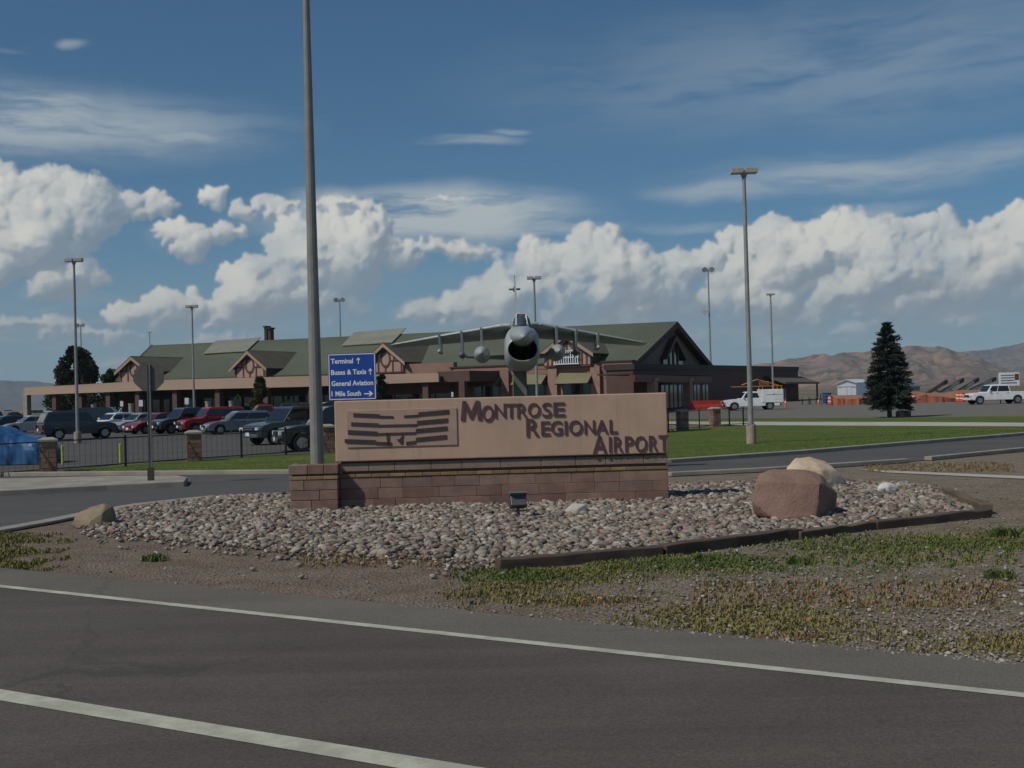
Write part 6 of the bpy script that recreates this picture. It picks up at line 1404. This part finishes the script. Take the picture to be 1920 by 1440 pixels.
# kerb side signs and columns seen under the canopy
def small_sign(px, ty, by, Y, w, h, m, label, shape='rect'):
    a = D(px, ty, Y); b_ = D(px, by, Y); t = thing('small_sign', label, 'sign', (a.x, a.y, 0), 0); zc_ = (a.z + b_.z) / 2; hh = a.z - b_.z
    if shape == 'rect': MB().bb((-w / 2, -.02, b_.z), (w / 2, .0, a.z)).build('sign_plate', m, t)
    else: MB().prism([(-w / 2, b_.z + hh * .5), (-w / 2, b_.z), (w / 2, b_.z), (w / 2, b_.z + hh * .5), (0, a.z)], (0, -.02, 0), (1, 0, 0), (0, 0, 1), (0, 1, 0), .02).build('sign_plate', m, t)
    if shape != 'rect': MB().cyl((0, -.021, zc_ + hh * .12), (0, -.03, zc_ + hh * .12), .09, n=8).bb((-.1, -.03, b_.z + hh * .12), (.1, -.021, zc_ + .02)).build('walker_symbol', M['trim'], t)
    MB().cyl((0, .03, 0), (0, .03, a.z - .1), .03, n=6).build('sign_post', M['galv'], t)
Ycan = 122
small_sign(264, 750, 762, Ycan, .42, .5, M['white'], 'narrow white sign under the canopy left of the stop sign'); small_sign(350, 746, 758, 120, .42, .5, M['white'], 'narrow white sign under the canopy left of the slender lamp post'); small_sign(228, 752, 762, 128, .35, .5, M['white'], 'small white sign under the canopy beside the lime crossing sign')
M['limesign'] = mat('lime_sign', (.22, .42, .02), rough=.4)
small_sign(446, 739, 751, 141, .85, .8, M['limesign'], 'lime yellow crossing sign left of the small shrub', 'pent'); small_sign(191, 750, 762, 157, .9, .9, M['limesign'], 'lime crossing sign in the gap under the left canopy', 'pent')
small_sign(848, 735, 744, 110, .2, .3, M['white'], 'tiny white sign above the middle of the name sign')
for i, (px, lab) in enumerate(((246, 'pale kerbside bollard column under the canopy beside the narrow white sign'), (390, 'grey bollard column under the canopy right of the slender lamp post'), (434, 'grey bollard column just left of the lime crossing sign'), (176, 'tan bollard column under the left canopy near the lamp post'))):
    p = D(px, 760, 124); o_ = MB().cyl((0, 0, 0), (0, 0, 2.1), .28, n=14).cyl((0, 0, 2.1), (0, 0, 2.25), .32, n=14).build('bollard', M['conc']); o_.location = (p.x, p.y, 0); tag(o_, lab, 'bollard', 'bollard columns under the canopy')

# ------------------------------------------------------------ trees
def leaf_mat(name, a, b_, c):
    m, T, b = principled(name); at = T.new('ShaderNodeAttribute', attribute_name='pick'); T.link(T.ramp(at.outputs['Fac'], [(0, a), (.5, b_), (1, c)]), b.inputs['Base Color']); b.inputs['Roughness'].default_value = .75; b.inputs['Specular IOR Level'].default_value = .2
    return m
def leafmesh(name, items, m, parent):
    """items: (pos, dir, len, width, pick)"""
    V, F, C = [], [], []; o = 0
    for p, d, l, w, pk in items:
        d = d.normalized(); s_ = d.cross(Vector((random.uniform(-1, 1), random.uniform(-1, 1), random.uniform(.2, 1)))).normalized() * w; u = d.cross(s_).normalized() * w * .6
        V += [p - s_ * .5, p + s_ * .5, p + d * l * .6 + s_ * .45 + u, p + d * l, p + d * l * .6 - s_ * .45 - u]; F += [(o, o + 1, o + 2, o + 4), (o + 4, o + 2, o + 3)]; C += [pk] * 7; o += 5
    me = bpy.data.meshes.new(name); me.from_pydata([tuple(v) for v in V], [], F); me.materials.append(m); at = me.attributes.new('pick', 'FLOAT', 'CORNER'); at.data.foreach_set('value', C)
    ob = bpy.data.objects.new(name, me); COL.objects.link(ob); ob.parent = parent; return ob
M['bark'] = mat('grey_brown_bark', (.10, .08, .065), (.06, .05, .04), rough=.9, scale=8, stretch=(1, 1, .2))
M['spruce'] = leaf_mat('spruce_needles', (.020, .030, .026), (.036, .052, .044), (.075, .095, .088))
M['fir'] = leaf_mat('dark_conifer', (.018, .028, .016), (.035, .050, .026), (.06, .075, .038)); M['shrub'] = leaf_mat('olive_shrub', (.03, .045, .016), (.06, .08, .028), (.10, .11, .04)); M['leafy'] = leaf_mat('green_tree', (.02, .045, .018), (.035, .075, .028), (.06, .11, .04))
def conifer(name, label, px, base, top, halfw, m, n=9000, trunk=.7, power=.72, Y=None, seed=1, cat='tree', grp=None, tip=True):
    random.seed(seed); p = G(px, base) if Y is None else D(px, base, Y); z0 = 0; H = D(px, top, p.y).z; Wd = halfw / FPX * p.y
    t = thing(name, label, cat, (p.x, p.y, 0), 0, grp); tr = MB(); tr.cyl((0, 0, -.1), (0, 0, H * .5), Wd * .11, Wd * .05, 10); tr.cyl((0, 0, H * .5), (0, 0, H * .98), Wd * .05, .012, 8)
    items = []; zt = trunk; nl = 26; br = MB()
    for i in range(nl):
        f = i / nl; z = zt + (H - zt) * f ** .95; nb = max(5, int(15 * (1 - f) + 5))
        for k in range(nb):
            a = random.uniform(0, 6.28); f2 = min(1, max(0, f + random.uniform(-.02, .02))); L = Wd * ((1 - f2) ** power) * random.uniform(.72, 1.12) * (1.0 if f > .06 else .85) + .03
            dr = -.28 * (1 - f) + .35 * f + random.uniform(-.1, .1); d = Vector((math.cos(a), math.sin(a), dr)); e = Vector((0, 0, z)) + d * L
            if f < .9: br.cyl((0, 0, z), e, .018 * (1 - f) + .006, .004, 5, cap=False)
            m_ = max(5, int(n / nl / nb * (1.6 * (1 - f) + .35))); shade = random.uniform(-.18, .18)
            for q in range(m_):
                s_ = random.uniform(.18, 1.02) ** .8; pos = Vector((0, 0, z)) + d * L * s_ + Vector((random.gauss(0, .07), random.gauss(0, .07), random.gauss(0, .05))) * (1 + L) * .8 * (1.1 - .5 * s_)
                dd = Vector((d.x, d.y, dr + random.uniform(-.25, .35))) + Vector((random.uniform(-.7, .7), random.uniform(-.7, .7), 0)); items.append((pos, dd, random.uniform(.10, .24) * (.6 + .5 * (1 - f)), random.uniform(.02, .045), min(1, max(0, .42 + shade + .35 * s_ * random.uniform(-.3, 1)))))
    br.v += []; o1 = len(tr.v); tr.add(br.v, br.f); tr.build('trunk', M['bark'], t)
    leafmesh('crown', items, m, t); return t
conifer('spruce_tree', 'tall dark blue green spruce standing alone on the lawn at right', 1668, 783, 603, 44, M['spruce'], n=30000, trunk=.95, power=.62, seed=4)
def bushy(name, label, px, Y, base, top, hw, m, n=7000, seed=1, cat='tree', conic=.5, leaf=.3, grp=None):
    random.seed(seed); p = D(px, base, Y); H = D(px, top, Y).z; Wd = hw / FPX * Y; t = thing(name, label, cat, (p.x, p.y, 0), 0, grp)
    MB().cyl((0, 0, -.1), (0, 0, H * .75), Wd * .09 + .03, .03, 9).build('trunk', M['bark'], t); items = []; cl = []
    for k in range(46):
        f = random.uniform(.06, 1); a = random.uniform(0, 6.28); rr_ = Wd * ((1 - f) ** conic * .95 + .06) * min(1, (f + .12) * 3.2) * math.sqrt(random.uniform(.15, 1)) * .8
        cl.append((Vector((math.cos(a) * rr_, math.sin(a) * rr_, H * (.10 + .86 * f))), Wd * random.uniform(.22, .40) * (1.15 - .7 * f), random.uniform(.2, .75)))
    for k in range(n):
        c, r_, s_ = random.choice(cl); v = Vector((random.gauss(0, 1), random.gauss(0, 1), random.gauss(0, 1))).normalized(); rad = random.uniform(.55, 1.08)
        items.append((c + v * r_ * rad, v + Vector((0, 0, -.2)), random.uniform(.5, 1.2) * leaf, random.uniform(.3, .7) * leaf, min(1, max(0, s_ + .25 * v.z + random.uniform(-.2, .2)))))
    leafmesh('crown', items, m, t); return t
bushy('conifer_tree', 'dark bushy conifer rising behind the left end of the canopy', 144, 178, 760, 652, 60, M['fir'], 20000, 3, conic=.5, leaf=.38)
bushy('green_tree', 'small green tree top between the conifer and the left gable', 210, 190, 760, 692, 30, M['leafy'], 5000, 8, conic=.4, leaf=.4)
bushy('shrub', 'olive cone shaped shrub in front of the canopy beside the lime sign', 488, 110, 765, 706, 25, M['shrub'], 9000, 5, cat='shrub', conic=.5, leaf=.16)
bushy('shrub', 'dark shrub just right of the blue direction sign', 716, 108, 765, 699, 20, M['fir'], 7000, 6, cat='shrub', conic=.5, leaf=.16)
